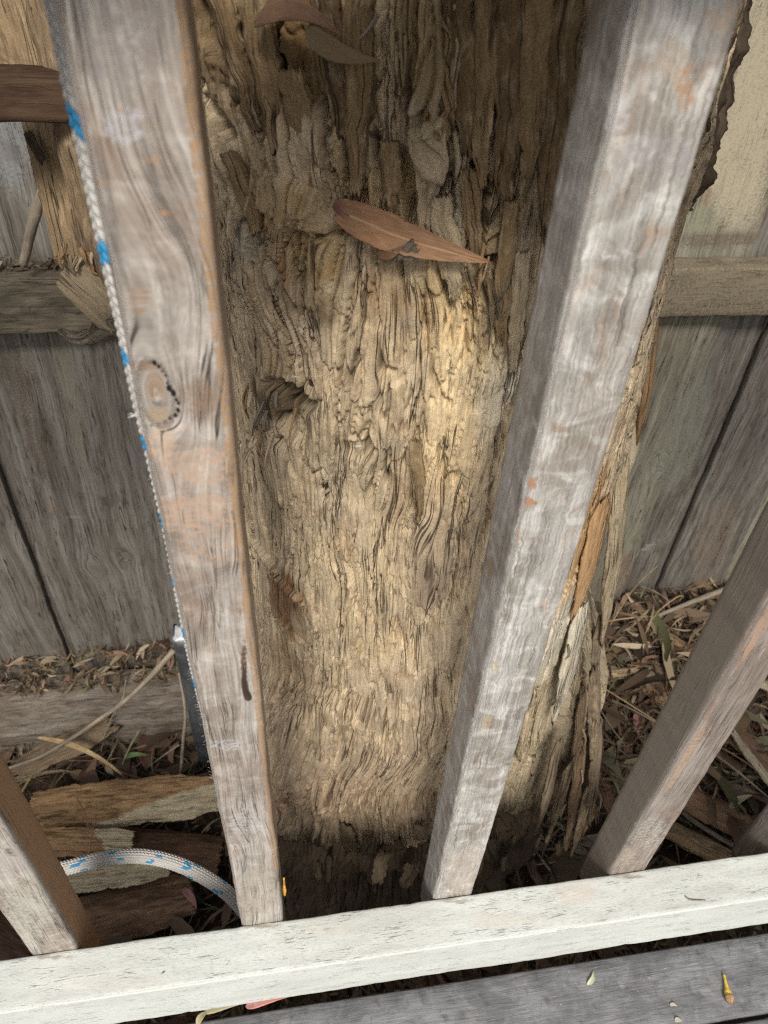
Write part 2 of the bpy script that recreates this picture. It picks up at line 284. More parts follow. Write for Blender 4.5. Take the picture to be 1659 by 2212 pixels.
m_yel = plain('yellow_bud', (.62, .44, .05), .45, .2, 300, .4, tint=True)
# white painted rail
m = M('cream_paint', .5, .4); nz = m.noise(30, 8, 4, .6, .3, 3); d1 = m.noise(900, 55, 3, .65, .3, 7); ms = m.noise(90, 22, 3, .6, .3, 13); sp = m.noise(520, 200, 3, .7, .4, 19)
col = m.mix(m.rng(nz, .38, .66), (.57, .59, .56), (.50, .51, .48)); col = m.mix(m.math('MULTIPLY', m.rng(sp, .5, .64), .45), col, (.40, .41, .37))
dk = m.math('MULTIPLY', m.rng(d1, .57, .64), m.rng(ms, .49, .60)); spk = m.math('MULTIPLY', m.rng(m.noise(1100, 500, 2, .6, 0, 29), .68, .74), m.rng(ms, .42, .56)); dk = m.math('MAXIMUM', m.math('MULTIPLY', dk, .8), m.math('MULTIPLY', spk, .6)); col = m.mix(m.math('MULTIPLY', dk, .7), col, (.30, .295, .26))
scr = m.noise(300, 300, 2, .5, 0, 33); col = m.tint(col, m.noise(300, 90, 3, .6, 0, 87), .5)
m_paint = m.done(col, m.math('SUBTRACT', m.math('MULTIPLY', sp, .6), dk), .0006, .9)
# rope yarns
m = M('braided_rope_yarn', .75, .25); a = m.n('ShaderNodeAttribute', attribute_name='tint'); fz = m.noise(3500, 500, 2, .6)
m_rope = m.done(m.mul(a.outputs['Color'], m.rng(fz, .3, .7, .82, 1.12)), fz, .0002, .8)

# ------------------------------------------------------------------ ground
def ground_z(x, y):
    z = -.60 + .10 * ss(.30, .62, x) * ss(.05, .6, y) + .035 * ss(.62, .8, x) * ss(.45, .72, y) + .05 * ss(.25, .0, y) * ss(.15, -.2, x)
    z = z + .022 * fb(x * 7, y * 7, 61) + .014 * fb(x * 28, y * 28, 62)
    return z
xs = np.concatenate([np.linspace(-6, -.75, 20), np.linspace(-.72, 1.35, 300), np.linspace(1.4, 6, 20)]); ys = np.concatenate([np.linspace(-6, -.3, 20), np.linspace(-.28, .78, 160), np.linspace(.85, 6, 24)])
XX, YY = np.meshgrid(xs, ys); ZZ = ground_z(XX, YY)
mesh_obj('ground', np.stack([XX, YY, ZZ], -1).reshape(-1, 3), gridF(len(ys), len(xs)), m_soil, np.stack([XX, YY], -1).reshape(-1, 2), kind='structure')

# ------------------------------------------------------------------ deck
deck = empty('deck', kind='structure')
db0 = beam('board', (-.9, -.1055, -.09), (1.4, -.1055, -.09), (0, 1, 0), .064, .024, m_deck, deck, step=.01, ch=.002, wob=.0003, uvo=(.3, .2), nfront=7)
def back_deck_boards():
    y = -.1055
    for k in range(9):
        y -= .0685; beam('board', (-.9, y, -.09), (1.4, y, -.09), (0, 1, 0), .064, .024, m_deck, deck, step=.05, uvo=(.5 + k * .11, .3 + k * .7), nfront=5)
back_deck_boards()
for x in (-.55, 1.1): beam('joist', (x, -.75, -.1145), (x, -.045, -.1145), (1, 0, 0), .045, .12, m_dark, deck, step=.05)

# ------------------------------------------------------------------ balustrade
bal = empty('balustrade', label='grey weathered timber balustrade with cream painted bottom rail above the dark deck board', category='balustrade')
def y0(x, y): return at(x, y, Y=0)
KN = y0(338, 852)
def warpB(P, U, Vv):
    dx = P[..., 0] - KN[0]; dz = P[..., 2] - KN[2]; fr = ss(.006, .0, P[..., 1]); q = dz / 2.3; r2 = dx * dx + q * q; a2 = .0062 ** 2
    u = U - a2 * dx * 1.25 / (r2 + a2 * .22) * fr - .010 * np.exp(-((dz - .045) / .04) ** 2) * fr * ss(-.01, .02, dx)
    u = u + .008 * fb(P[..., 2] * 7, U * 25, 71); ins = ss(1.1, .9, np.sqrt(r2) / .0066) * fr
    return u * (1 - ins) + (np.sqrt(r2) * 2.5 + .02) * ins, Vv * (1 - ins * .8)
OR_ = (.42, .29, .21); OR2 = (.36, .20, .12); BRN = (.25, .145, .085); DK = (.035, .025, .02)
KP = [(322, 782), (334, 784), (344, 790), (352, 800), (358, 812), (361, 824), (366, 836), (374, 848), (382, 860), (386, 872), (383, 886), (378, 896), (368, 904), (355, 911), (340, 918), (325, 921), (312, 922)]
tB = lambda P: np.where((P[..., 0:1] > .0318) & (P[..., 2:3] > .1), np.array([.33, .215, .125, .6]), 0) + (P[..., 0:1] <= .0318) * np.where(P[..., 1:2] < .004, spots(P, [(x + 2, y, 5, 7, (.10, .07, .05), .62) for x, y in KP] + [
    (335, 830, 26, 36, (.27, .19, .13), .7), (345, 893, 32, 22, (.31, .23, .15), .7), (345, 872, 26, 8, (.15, .14, .14), .6), (440, 1010, 110, 55, OR_, .5), (430, 1110, 120, 60, OR_, .52), (455, 1175, 90, 60, (.40, .28, .20), .42), (350, 960, 40, 55, (.46, .33, .23), .48),
    (300, 640, 30, 45, BRN, .5), (310, 790, 50, 14, BRN, .5), (430, 860, 45, 50, (.27, .18, .12), .5), (527, 1440, 8, 60, (.10, .06, .04), .7), (535, 1500, 7, 10, (.06, .035, .025), .9), (290, 606, 13, 3, (.62, .52, .36), .9), (456, 668, 5, 6, (.62, .55, .40), .9),
    (262, 238, 16, 5, OR2, .5), (330, 345, 24, 10, OR2, .6), (345, 360, 20, 6, OR2, .6), (225, 395, 22, 8, OR2, .55), (310, 440, 22, 6, OR2, .5), (360, 460, 20, 10, OR2, .5), (250, 110, 120, 110, (.24, .21, .20), .45), (270, 270, 60, 50, (.42, .40, .42), .5), (560, 1930, 60, 60, (.33, .29, .24), .5), (530, 1780, 50, 30, (.42, .41, .40), .45), (490, 1610, 45, 16, (.44, .43, .43), .45)], y0),
    np.where(P[..., 0:1] > .03, np.array([.33, .20, .10, .72]), 0))
def ring_holes(A, B, T, ca, cb):
    return A, B, T
def baluster(x, w, mat, uvo, tint=None, warp=None, z1=.7185, label=None, d=.036, front=9, step=.0025, **k):
    p = dict(label=label) if label else {}
    return beam('baluster', (x, 0, -.075), (x, 0, z1), (1, 0, 0), w, d, mat, bal, step=step, ch=.0022, wob=.0005, uvo=uvo, tint=tint, warp=warp, nfront=front, **p, **k)
# far left
tA = lambda P: np.where(P[..., 1:2] < .003, spots(P, [(60, 1960, 70, 90, (.40, .385, .33), .5), (20, 1860, 60, 50, (.36, .32, .29), .5), (20, 1830, 6, 26, DK, .9, -25)], y0), np.where(P[..., 0:1] > -.14, np.array([.40, .235, .125, .75]), 0))
baluster(-.1711, .0367, m_bal, (1.3, .4), tA, step=.004, label='baluster with grey cracked front and warm brown side')
# knotty one with the rope
bB = baluster(0, .0357, m_bal, (0, 0), tB, warpB, front=40, step=.0011, label='baluster with a knot and orange brown patches')
# curly one
tC = lambda P: np.where(P[..., 1:2] < .003, spots(P, [(1150, 1045, 12, 16, OR2, .75), (1145, 1085, 14, 12, OR2, .8), (1140, 1010, 8, 14, OR2, .6), (1165, 980, 6, 10, OR2, .5), (1180, 1395, 8, 14, OR2, .6), (1070, 1440, 10, 18, (.44, .33, .16), .5), (1050, 1560, 14, 20, (.42, .33, .18), .45), (1120, 1160, 6, 30, OR2, .5), (1480, 190, 26, 60, (.38, .25, .16), .6), (1560, 40, 60, 40, (.38, .28, .20), .5), (1290, 110, 10, 16, OR2, .5), (1430, 330, 90, 50, (.29, .26, .27), .5), (1330, 240, 40, 60, (.48, .46, .48), .45), (1340, 550, 60, 24, (.48, .47, .48), .4), (1010, 1880, 60, 60, (.37, .31, .26), .5), (1385, 740, 8, 60, (.34, .22, .16), .5), (1450, 130, 50, 60, (.42, .34, .26), .5)], y0), 0)
baluster(.1679, .0363, m_curl, (2.1, .9), tC, step=.0025, front=16, label='baluster with rippled curly grain and orange flecks along its edge')
tD = lambda P: np.where(P[..., 1:2] < .003, spots(P, [(1480, 1640, 10, 110, (.38, .26, .17), .55, 30), (1400, 1800, 60, 40, (.40, .385, .34), .4), (1340, 1850, 40, 30, (.36, .30, .25), .5), (1640, 1360, 14, 120, (.36, .22, .14), .55, 30)], y0), 0)
tD2 = lambda P: np.where((P[..., 1:2] > .002) & (P[..., 0:1] < .34), np.array([.215, .185, .155, .8]), tD(P))
baluster(.3332, .0354, m_dark, (3.7, .3), tD2, step=.003, front=12, label='baluster with pale front and dark speckled side')
for x, u in ((.4995, 5.3), (.666, 6.1), (.832, 7.7), (-.338, 8.3), (-.505, 9.9)): baluster(x, .036, m_dark, (u, .7), None, step=.006)
# bottom rail, painted: the top face carries survey marks, a thicker line of paint runs along its arris
tR = lambda P: np.maximum(spots(P, [(570, 2001, 52, 7, (.27, .235, .185), .6), (985, 1946, 50, 7, (.27, .235, .185), .6), (1355, 1893, 46, 7, (.27, .235, .185), .6), (118, 2068, 56, 7, (.27, .235, .185), .6), (354, 2102, 7, 4, (.10, .08, .06), 1.), (1245, 1930, 60, 30, (.56, .50, .43), .5), (240, 2120, 160, 26, (.58, .56, .48), .4), (1080, 1985, 110, 20, (.55, .52, .45), .45), (700, 2010, 60, 20, (.64, .60, .50), .4)], lambda x, y: at(x, y, Z=0)), np.where((np.abs(P[..., 1:2] + .0388) < .0020) & (np.abs(P[..., 2:3]) < .002), np.array([.58, .60, .56, .42]), 0))
beam('bottom_rail', (-1.0, -.0005, -.0695), (1.5, -.0005, -.0695), (0, -1, 0), .0395, .0695, m_paint, bal, step=.005, ch=.0022, wob=.0003, uvo=(.1, .3), tint=tR, nfront=16, label='cream painted bottom rail') if False else None
def shapeR(A, B, T, ca, cb):
    return A, B + .0006 * fb(T * 14, ca * 0, 83) , T
beam('bottom_rail', (-1.0, -.0398, 0), (1.5, -.0398, 0), (0, 1, 0), .0395, .0695, m_paint, bal, step=.003, ch=.0014, wob=.0005, uvo=(.1, .3), tint=tR, nfront=18, shape=shapeR, label='cream painted bottom rail')
beam('handrail', (-1.0, -.060, .755), (1.5, -.060, .755), (0, 1, 0), .125, .035, m_dark, bal, step=.02, ch=.004, uvo=(4.1, .3))
beam('top_rail', (-1.0, .0375, .7165), (1.5, .0375, .7165), (0, 1, 0), .03, .03, m_paint, bal, step=.02, ch=.0026, uvo=(4.7, .3))
# ring of little borer-like pits round the knot
pts = [(322, 782), (334, 784), (344, 790), (352, 800), (358, 812), (361, 824), (366, 836), (374, 848), (382, 860), (386, 872), (383, 886), (378, 896), (368, 904), (355, 911), (340, 918)]
Vs = []; Fs = []; o_ = 0
for i, (x, y) in enumerate(pts[1:13]):
    c = y0(x + random.uniform(-2, 2), y + random.uniform(-3, 3)); r = .0006 * random.uniform(.5, 1.7)
    a = np.linspace(0, 2 * np.pi, 9)[:-1]; Vs.append(np.stack([c[0] + r * np.cos(a), c[1] - .0005 + 0 * a, c[2] + r * 1.6 * np.sin(a)], -1)); Vs.append(np.array([[c[0], c[1] - .0004, c[2]]]))
    k = np.arange(8); Fs.append(np.stack([o_ + k, o_ + (k + 1) % 8, np.full(8, o_ + 8)], 1)); o_ += 9
mesh_obj('knot_pits', np.concatenate(Vs), [np.concatenate(Fs)], plain('pit_black', (.012, .009, .008), .9, .1), parent=bB, kind='stuff')
# sap run on the knotty baluster
pp = [y0(528, 1440), y0(527, 1470), y0(530, 1490), y0(535, 1504), y0(536, 1508)]; V, F, uv = tube([p + np.array([0, -.0003, 0]) for p in pp], [.0006, .0016, .0019, .0024, .0018], 10)
mesh_obj('sap_drip', V, F, plain('sap', (.05, .028, .02), .12, .2, 60, .6), uv, None, bB)

# ------------------------------------------------------------------ paling fence
fence = empty('paling_fence', label='old grey paling fence with weathered rails behind the gum tree', category='fence'); fence.location = (0, 0, 0)
y7 = lambda x, y: at(x, y, Y=.7)
tl = lambda P: spots(P, [(112, 1108, 16, 14, (.25, .18, .11), .7), (153, 1132, 16, 9, (.24, .23, .20), .7), (195, 1062, 40, 10, (.20, .20, .19), .5, 30), (226, 1097, 20, 10, (.07, .055, .045), .7), (150, 900, 30, 250, (.17, .165, .12), .5, -12), (60, 900, 40, 200, (.10, .075, .055), .5, -15), (180, 1085, 22, 14, (.075, .06, .05), .5, 40), (20, 300, 60, 160, (.20, .21, .22), .55), (28, 345, 26, 30, (.12, .12, .12), .6)], y7)
tr = lambda P: spots(P, [(1480, 950, 60, 160, (.20, .20, .16), .6, 15), (1540, 1170, 50, 110, (.21, .15, .10), .4, 20), (1600, 1290, 60, 80, (.19, .13, .09), .4), (1345, 1240, 40, 60, (.18, .12, .085), .5), (1405, 1195, 40, 6, (.30, .30, .28), .6, -30), (1560, 520, 120, 26, (.13, .105, .08), .6), (1590, 220, 110, 330, (.37, .325, .235), .7), (1565, 250, 8, 260, (.22, .13, .08), .6, 13), (1510, 480, 60, 60, (.27, .27, .17), .4)], y7)
def warpP(k):
    kn = [(-.22, -.29 + .07 * k), (-.2 + .37 * k, .1)]
    def f(P, U, Vv):
        u = U + .012 * fb(P[..., 2] * 3, U * 9 + k, 91)
        for (a, b) in ((-.205, -.25), (-.265, -.27), (.72, -.1), (-.16, .55)):
            dx = P[..., 0] - a; dz = (P[..., 2] - b) / 2.2; r2 = dx * dx + dz * dz; u = u - .012 ** 2 * dx * 1.6 / (r2 + .00005)
        return u, Vv
    return f
def paling(x0, x1, y, mat, k, tint=None, top=1.0, bot=-.66, lean=0.): return beam('paling', (x0, y, bot), (x0 + lean, y, top), (1, 0, 0), x1 - x0, .014, mat, fence, step=.012, ch=.0015, wob=.0011, uvo=(.2 + k * 1.37, k * .9), tint=tint, warp=warpP(k), nfront=14)
edges = [(-.98, -.85, .7), (-.86, -.72, .716), (-.735, -.585, .7), (-.60, -.455, .716), (-.4666, -.352, .7), (-.366, -.15, .716), (-.16, .01, .7), (0.0, .17, .716), (.16, .30, .7), (.29, .42, .716), (.41, .50, .7), (.48, .612, .716), (.602, .742, .7), (.732, .83, .716), (.822, .96, .7), (.955, 1.09, .7), (1.08, 1.22, .716), (1.21, 1.35, .7), (1.34, 1.5, .716)]
for k, (a, b, y) in enumerate(edges):
    right = a > .5
    if a == .602:   # the upper right one has slipped and shows a slit of daylight beside it
        paling(a, b, y, m_palr, k, tr)
    elif a == .732: paling(a, b - .0045, y, m_pal, k, tr)
    elif a == .822: paling(a, b, y, m_pal, k, tr)
    else: paling(a, b, y, m_palr if right and k % 2 else m_pal, k, tr if right else tl)
beam('fence_rail', (-1.1, .662, .281), (.17, .662, .281), (0, 1, 0), .036, .078, m_rail, fence, step=.006, ch=.004, wob=.0016, uvo=(.4, .2), nfront=8, label='dark rotting rail half left of the tree')
beam('fence_rail', (.20, .662, .2735), (1.6, .662, .2735), (0, 1, 0), .036, .076, m_rail, fence, step=.006, ch=.004, wob=.0018, uvo=(2.4, 1.2), nfront=8, tint=lambda P: np.broadcast_to(np.array([.21, .175, .12, .5], np.float32), P.shape[:-1] + (4,)), label='brown grooved rail half right of the tree')
beam('fence_rail', (-1.1, .375, .553), (-.005, .375, .562), (0, 1, 0), .04, .030, m_btn, fence, step=.006, ch=.003, wob=.0016, uvo=(5.4, 3.2), nfront=8, label='dark upper rail crossing the loose bark')
for x in (-1.0, 1.3): beam('fence_post', (x, .755, -.66), (x, .755, .8), (1, 0, 0), .1, .07, m_rail, fence, step=.05)
o = beam('sleeper', (-1.1, .57, -.53), (-.03, .572, -.535), (0, 1, 0), .125, .1, m_sleeper, None, step=.006, ch=.005, wob=.003, uvo=(7.4, 3.2), nfront=18, label='grey weathered timber sleeper lying along the fence foot', category='sleeper')

# ------------------------------------------------------------------ gum tree
tree = empty('gum_tree', label='thick old gum tree trunk with rough tan fissured bark behind the balusters', category='tree'); 
TC = np.array([.203, .333]); TR = .2
def tree_uv_point(x, y, r=TR):
    d = FX + RX * (x - 829.5) / 1662 - UX * (y - 1106) / 1662; ox, oy = CAM[0] - TC[0], CAM[1] - TC[1]
    a = d[0] ** 2 + d[1] ** 2; b = ox * d[0] + oy * d[1]; c = ox * ox + oy * oy - r * r; disc = b * b - a * c
    t = (-b - math.sqrt(max(disc, 0))) / a; p = CAM + d * t; return p
def SH(x, y): p = tree_uv_point(x, y); return math.atan2(p[0] - TC[0], -(p[1] - TC[1])) * TR, p[2]
def trunk_fields(s, h):
    """bark relief (metres, outwards), grain coordinates and colour patches on the unrolled trunk"""
    U = s + .009 * fb(s / .09, h / .2, 101) + .0018 * fb(s / .022, h / .06, 102); 
    def shear(x, y, rx, ry, k):
        nonlocal U
        c, e, g = SH(x, y), SH(x + rx, y), SH(x, y + ry); wx = abs(e[0] - c[0]); wy = abs(g[1] - c[1]); lim = .5 * wx; U = U + k * lim * np.tanh((h - c[1]) / lim) * np.exp(-((s - c[0]) / wx) ** 2 - ((h - c[1]) / wy) ** 2)
    for q in ((570, 330, 110, 150, .6), (570, 700, 90, 130, .55), (860, 1700, 160, 130, -.35), (640, 1750, 80, 120, -.15), (1010, 640, 120, 140, .35), (960, 330, 70, 150, .4), (700, 1250, 80, 200, .35), (900, 1150, 70, 160, -.4)): shear(*q)
    def knot(x, y, r, el=2.2, k=.8):
        nonlocal U
        c = SH(x, y); dx = s - c[0]; dz = (h - c[1]) / el; r2 = dx * dx + dz * dz; U = U - k * r * r * dx / (r2 + r * r * .8)
    for q in ((775, 985, .012), (690, 480, .016), (950, 270, .014), (925, 1265, .012), (620, 1380, .012), (590, 870, .009), (1080, 560, .010)): knot(*q)
    V = .62 * h + .27 * np.maximum(h + .2, 0) ** 2 + .006 * fb(s / .05, h / .05, 103)
    c_ = SH(1080, 620); zone = np.clip(.22 + .9 * ss(.36, .50, h) + .7 * np.exp(-((s + .13) / .06) ** 2) * ss(.0, .25, h) + .8 * ss(.16, .24, s) + .8 * np.exp(-((s - c_[0]) / .03) ** 2 - ((h - c_[1]) / .06) ** 2) + .75 * ss(.0, -.12, h) + .55 * fb(s / .06, h / .12, 99), .12, 1.)
    H = .008 * fb(s / .12, h / .25, 104) + .003 * fb(U / .035, V / .12, 105)
    # long plates of bark
    f1, f2, idd, ex, ey = worley(U / .016 + .28 * fb(U / .022, V / .07, 106), V / .10 + .3 * fb(U / .012, V / .05, 107), 108)
    H += .0030 * (idd - .5); e1 = f2 - f1; msk = ss(-.25, .25, fb(s / .05, h / .09, 109) + .12)
    H -= (.0085 * np.exp(-(e1 / .045) ** 2)) * (.15 + .85 * msk) * (.45 + .55 * zone)
    f1, f2, idd, ex, ey = worley(U / .0055 + .3 * fb(U / .008, V / .035, 110), V / .042 + .35 * fb(U / .004, V / .02, 111), 112)
    H += .0009 * (idd - .5) * zone - .0032 * np.exp(-((f2 - f1) / .07) ** 2) * (.12 + .88 * zone) * ss(-.3, .3, fb(s / .03, h / .06, 113))
    # steep overlapping flakes: saw-tooth along the grain
    for (per, amp, sd_) in ((.09, .0026, 121), (.035, .0008, 122)):
        t = V / per + 1.2 * fb(U / .014, V / .05, sd_) + 2.2 * pn(U / .02, V * 0, sd_ + 5); H += zone * amp * (t - np.floor(t)) * ss(-.1, .35, fb(s / .04, h / .05, sd_ + 9)) * np.clip(1 - (t - np.floor(t)) ** 12, 0, 1)
    # long deep fissures
    fn = fb(U / .022, V / .36, 131, 4); fm = ss(.02, .24, fb(s / .05, h / .10, 132) + .06 + .22 * ss(.40, .55, h)); H -= .023 * np.exp(-(fn / .026) ** 2) * fm * (.65 + .35 * zone)
    fn = fb(U / .012 + 7, V / .22, 133, 4); fm = ss(-.08, .2, fb(s / .035, h / .09, 134)); H -= .009 * np.exp(-(fn / .026) ** 2) * fm
    # fibres
    H += .0005 * (.4 + zone) * fb(U / .0022, V / .04, 141, 3) + .0003 * fb(U / .0045, V / .008, 142, 3) + .00035 * pn(s / .0016, h / .0022, 143)
    up = ss(.42, .55, h); H += up * .008 * fb(U / .012, V / .14, 144, 3)
    # places picked out by eye: pits, ledges, smooth plates
    def blob(x, y, rx, ry, tilt=0.):
        c = SH(x, y); sx = abs(SH(x + 10, y)[0] - SH(x - 10, y)[0]) / 20; sy = abs(SH(x, y + 10)[1] - SH(x, y - 10)[1]) / 20
        a = (s - c[0]) / sx; b = -(h - c[1]) / sy; t = math.radians(tilt); ar = a * math.cos(t) + b * math.sin(t); br = -a * math.sin(t) + b * math.cos(t)
        n_ = 1 + .35 * fb(s / .012, h / .015, 151); return np.sqrt((ar / rx) ** 2 + (br / ry) ** 2) * n_
    rgh = fb(s / .008, h / .012, 152, 4)
    for (x, y, rx, ry, dep, tilt) in ((1010, 250, 5, 90, .014, -6), (1135, 300, 6, 110, .016, 4), (705, 250, 6, 110, .014, -3), (505, 420, 6, 60, .012, -25), (560, 560, 5, 70, .012, -25), (985, 470, 5, 70, .012, -4), (1060, 480, 6, 80, .014, 0), (600, 640, 5, 60, .010, -25), (745, 330, 5, 80, .012, 2), (1110, 330, 5, 90, .012, 4), (600, 870, 62, 32, .020, -8), (600, 930, 40, 50, .010, 0), (1085, 585, 22, 20, .022, 0), (1030, 620, 50, 60, .006, 0), (690, 508, 70, 9, .020, -6), (545, 530, 14, 8, .01, 0), (780, 1548, 36, 14, .012, 10), (955, 1550, 46, 10, .014, 12), (1075, 160, 10, 120, .026, 3), (590, 240, 9, 110, .016, -4), (1045, 350, 9, 90, .020, -4), (815, 330, 8, 60, .014, -4), (830, 560, 30, 16, .008, 0), (885, 420, 20, 90, .010, -8), (600, 180, 14, 60, .012, 0), (990, 60, 8, 80, .008, -10), (1200, 120, 30, 140, .014, 0), (470, 260, 10, 50, .014, -20), (760, 1000, 40, 24, .006, 0), (775, 820, 12, 50, .005, 0), (895, 985, 6, 45, .010, 3), (1190, 1400, 10, 60, .012, 8), (1225, 1580, 8, 110, .012, 8), (720, 1620, 14, 60, .005, 20), (850, 1600, 12, 40, .005, 20), (1015, 760, 6, 60, .008, 0), (920, 720, 7, 70, .008, -8), (740, 120, 60, 60, .010, 0), (460, 60, 30, 60, .006, 0)):
        if y < 600: dep *= 1.7; rx *= 1.4 if rx < 15 else 1
        b = blob(x, y, rx, ry, tilt); w_ = ss(1.15, .6, b); H -= dep * w_; H += w_ * .004 * rgh
    for (x, y, rx, ry, dep, tilt) in ((935, 110, 85, 170, .012, -6), (955, 330, 60, 80, .010, -10), (960, 520, 34, 130, .007, -4), (935, 1240, 58, 130, .0075, 2), (700, 1350, 60, 110, .004, -12), (1040, 1060, 30, 100, .0035, 4), (565, 1040, 40, 70, .0035, 0), (845, 1330, 34, 100, .003, 8), (740, 1180, 50, 70, .003, -10), (760, 1640, 60, 70, .004, 14), (880, 1600, 44, 60, .005, 8), (620, 1600, 40, 70, .004, 0), (850, 930, 36, 90, .003, 0), (1020, 980, 30, 70, .003, 0), (650, 450, 90, 60, .010, 20), (1080, 880, 46, 70, .002, 4), (790, 800, 60, 100, .004, 0), (700, 1640, 120, 100, .006, -10), (1215, 1400, 30, 80, .005, 8), (1190, 1640, 30, 120, .006, 8), (640, 360, 70, 150, .006, 15), (1300, 1650, 30, 120, .008, 0), (610, 1330, 50, 70, .003, 0), (560, 1250, 60, 6, .006, 12)):
        b = blob(x, y, rx, ry, tilt); w_ = ss(1.03, .94, b); sm = ss(1.1, .7, b); H = H * (1 - .35 * sm) + dep * (.75 * w_ + .25 * sm)
    # the curled shelf line low on the front
    c0 = SH(680, 1530); c1 = SH(980, 1545); line = c0[1] + (c1[1] - c0[1]) * (s - c0[0]) / (c1[0] - c0[0] + 1e-9) + .012 * fb(s / .03, s * 0, 161) + .004 * fb(s / .006, s * 0, 162)
    inx = ss(c0[0] - .02, c0[0] + .02, s) * ss(c1[0] + .03, c1[0], s); H += inx * .005 * ss(line + .0015, line - .0015, h) * ss(line - .12, line, h)
    H = H * (1 - .25 * ss(-.17, -.21, h))
    return U, V, H
BK = (.30, .235, .15)
PATCH = [(640, 520, 130, 130, (.36, .25, .12), .6), (800, 430, 110, 110, (.42, .30, .15), .6), (1090, 520, 70, 130, (.34, .245, .13), .6), (460, 60, 60, 170, (.15, .105, .06), .85), (935, 1180, 60, 90, (.27, .215, .165), .75), (545, 1080, 30, 160, (.25, .195, .125), .6), (860, 1180, 26, 130, (.26, .20, .13), .5), (700, 1540, 180, 30, (.26, .2, .13), .5), (600, 1700, 140, 190, (.28, .215, .15), .6), (820, 1720, 200, 140, (.33, .26, .18), .6), (760, 1060, 90, 110, (.34, .275, .19), .6), (1200, 1720, 150, 150, (.22, .165, .115), .8),  # x, y, rx, ry, colour, strength, tilt : bark colours, with the sun patch and some shade painted in
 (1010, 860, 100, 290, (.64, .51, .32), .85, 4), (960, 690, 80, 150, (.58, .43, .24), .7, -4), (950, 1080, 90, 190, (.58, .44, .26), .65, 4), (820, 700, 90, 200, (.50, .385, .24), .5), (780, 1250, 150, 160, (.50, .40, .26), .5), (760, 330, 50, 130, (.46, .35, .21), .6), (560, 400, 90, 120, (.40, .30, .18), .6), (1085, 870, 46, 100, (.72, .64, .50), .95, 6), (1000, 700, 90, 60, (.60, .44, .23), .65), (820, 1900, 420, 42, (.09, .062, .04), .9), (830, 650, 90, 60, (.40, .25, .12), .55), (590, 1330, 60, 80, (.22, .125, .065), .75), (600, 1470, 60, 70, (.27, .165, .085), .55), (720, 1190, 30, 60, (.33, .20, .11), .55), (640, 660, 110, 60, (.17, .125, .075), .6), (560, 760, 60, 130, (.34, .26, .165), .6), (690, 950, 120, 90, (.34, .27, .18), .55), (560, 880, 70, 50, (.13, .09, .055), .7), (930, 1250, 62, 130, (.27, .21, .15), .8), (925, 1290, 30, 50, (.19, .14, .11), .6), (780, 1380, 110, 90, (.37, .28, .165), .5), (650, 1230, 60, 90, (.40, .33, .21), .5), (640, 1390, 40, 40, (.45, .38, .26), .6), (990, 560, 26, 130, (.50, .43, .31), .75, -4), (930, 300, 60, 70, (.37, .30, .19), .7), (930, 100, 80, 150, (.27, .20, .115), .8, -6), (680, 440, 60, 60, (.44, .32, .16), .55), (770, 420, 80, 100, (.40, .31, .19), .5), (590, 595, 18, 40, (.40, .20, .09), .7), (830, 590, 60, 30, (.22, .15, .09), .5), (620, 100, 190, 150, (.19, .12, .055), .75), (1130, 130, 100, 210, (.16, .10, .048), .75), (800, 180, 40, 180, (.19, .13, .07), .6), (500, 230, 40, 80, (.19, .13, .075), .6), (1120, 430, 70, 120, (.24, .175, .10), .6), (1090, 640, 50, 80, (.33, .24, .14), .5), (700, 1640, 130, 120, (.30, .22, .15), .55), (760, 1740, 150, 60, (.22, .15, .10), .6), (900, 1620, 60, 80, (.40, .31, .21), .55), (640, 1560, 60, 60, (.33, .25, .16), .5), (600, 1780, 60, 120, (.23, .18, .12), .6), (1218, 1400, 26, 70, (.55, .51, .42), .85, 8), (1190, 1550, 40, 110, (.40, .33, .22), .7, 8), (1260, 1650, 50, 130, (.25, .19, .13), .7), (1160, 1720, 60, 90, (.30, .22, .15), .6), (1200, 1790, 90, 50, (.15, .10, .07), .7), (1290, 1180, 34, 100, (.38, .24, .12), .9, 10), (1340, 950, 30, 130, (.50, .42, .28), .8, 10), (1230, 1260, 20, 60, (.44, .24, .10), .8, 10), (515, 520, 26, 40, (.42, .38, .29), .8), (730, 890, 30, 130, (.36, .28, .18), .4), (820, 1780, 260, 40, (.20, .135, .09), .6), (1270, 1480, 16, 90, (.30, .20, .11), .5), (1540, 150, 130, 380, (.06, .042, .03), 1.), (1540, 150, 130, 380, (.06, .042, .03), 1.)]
th0 = np.concatenate([np.linspace(-math.pi, -1.95, 26)[:-1], np.linspace(-1.95, 1.95, 760), np.linspace(1.95, math.pi, 26)[1:-1]])
hh = np.concatenate([np.linspace(-.75, -.36, 60)[:-1], np.linspace(-.36, .69, 960), np.linspace(.69, 1.7, 60)[1:]])
TH, HH = np.meshgrid(th0, hh); SS = TH * TR; U, V, H = trunk_fields(SS, HH)
back = ss(1.9, 2.3, np.abs(TH)); H = H * (1 - back * .9)
base = TR - .012 + .078 * ss(.16, -.12, HH) * ss(.5, 1.3, TH) + .05 * ss(.05, -.15, HH) * ss(-.3, -1., TH) + .08 * ss(.765, .83, HH) - .005 + .012 * ss(.2, .6, HH) * np.cos(TH + .8)  # swelling above the frame is an added overhang that shades the upper trunk
led = -.228 + .026 * fb(TH * 2.2, TH * 0, 171) + .022 * fb(TH * 9, HH * 8, 172) + .010 * fb(TH * 38, HH * 20, 173) - .06 * ss(.3, 1.3, TH)
cut = ss(led + .004, led - .012, HH); base = base - cut * (.022 + .03 * fb(TH * 6, HH * 14, 174)) + .005 * np.exp(-((HH - led - .012) / .02) ** 2) - .022 * ss(.38, .5, HH) * ss(.7, 1.3, TH)
R_ = base + H
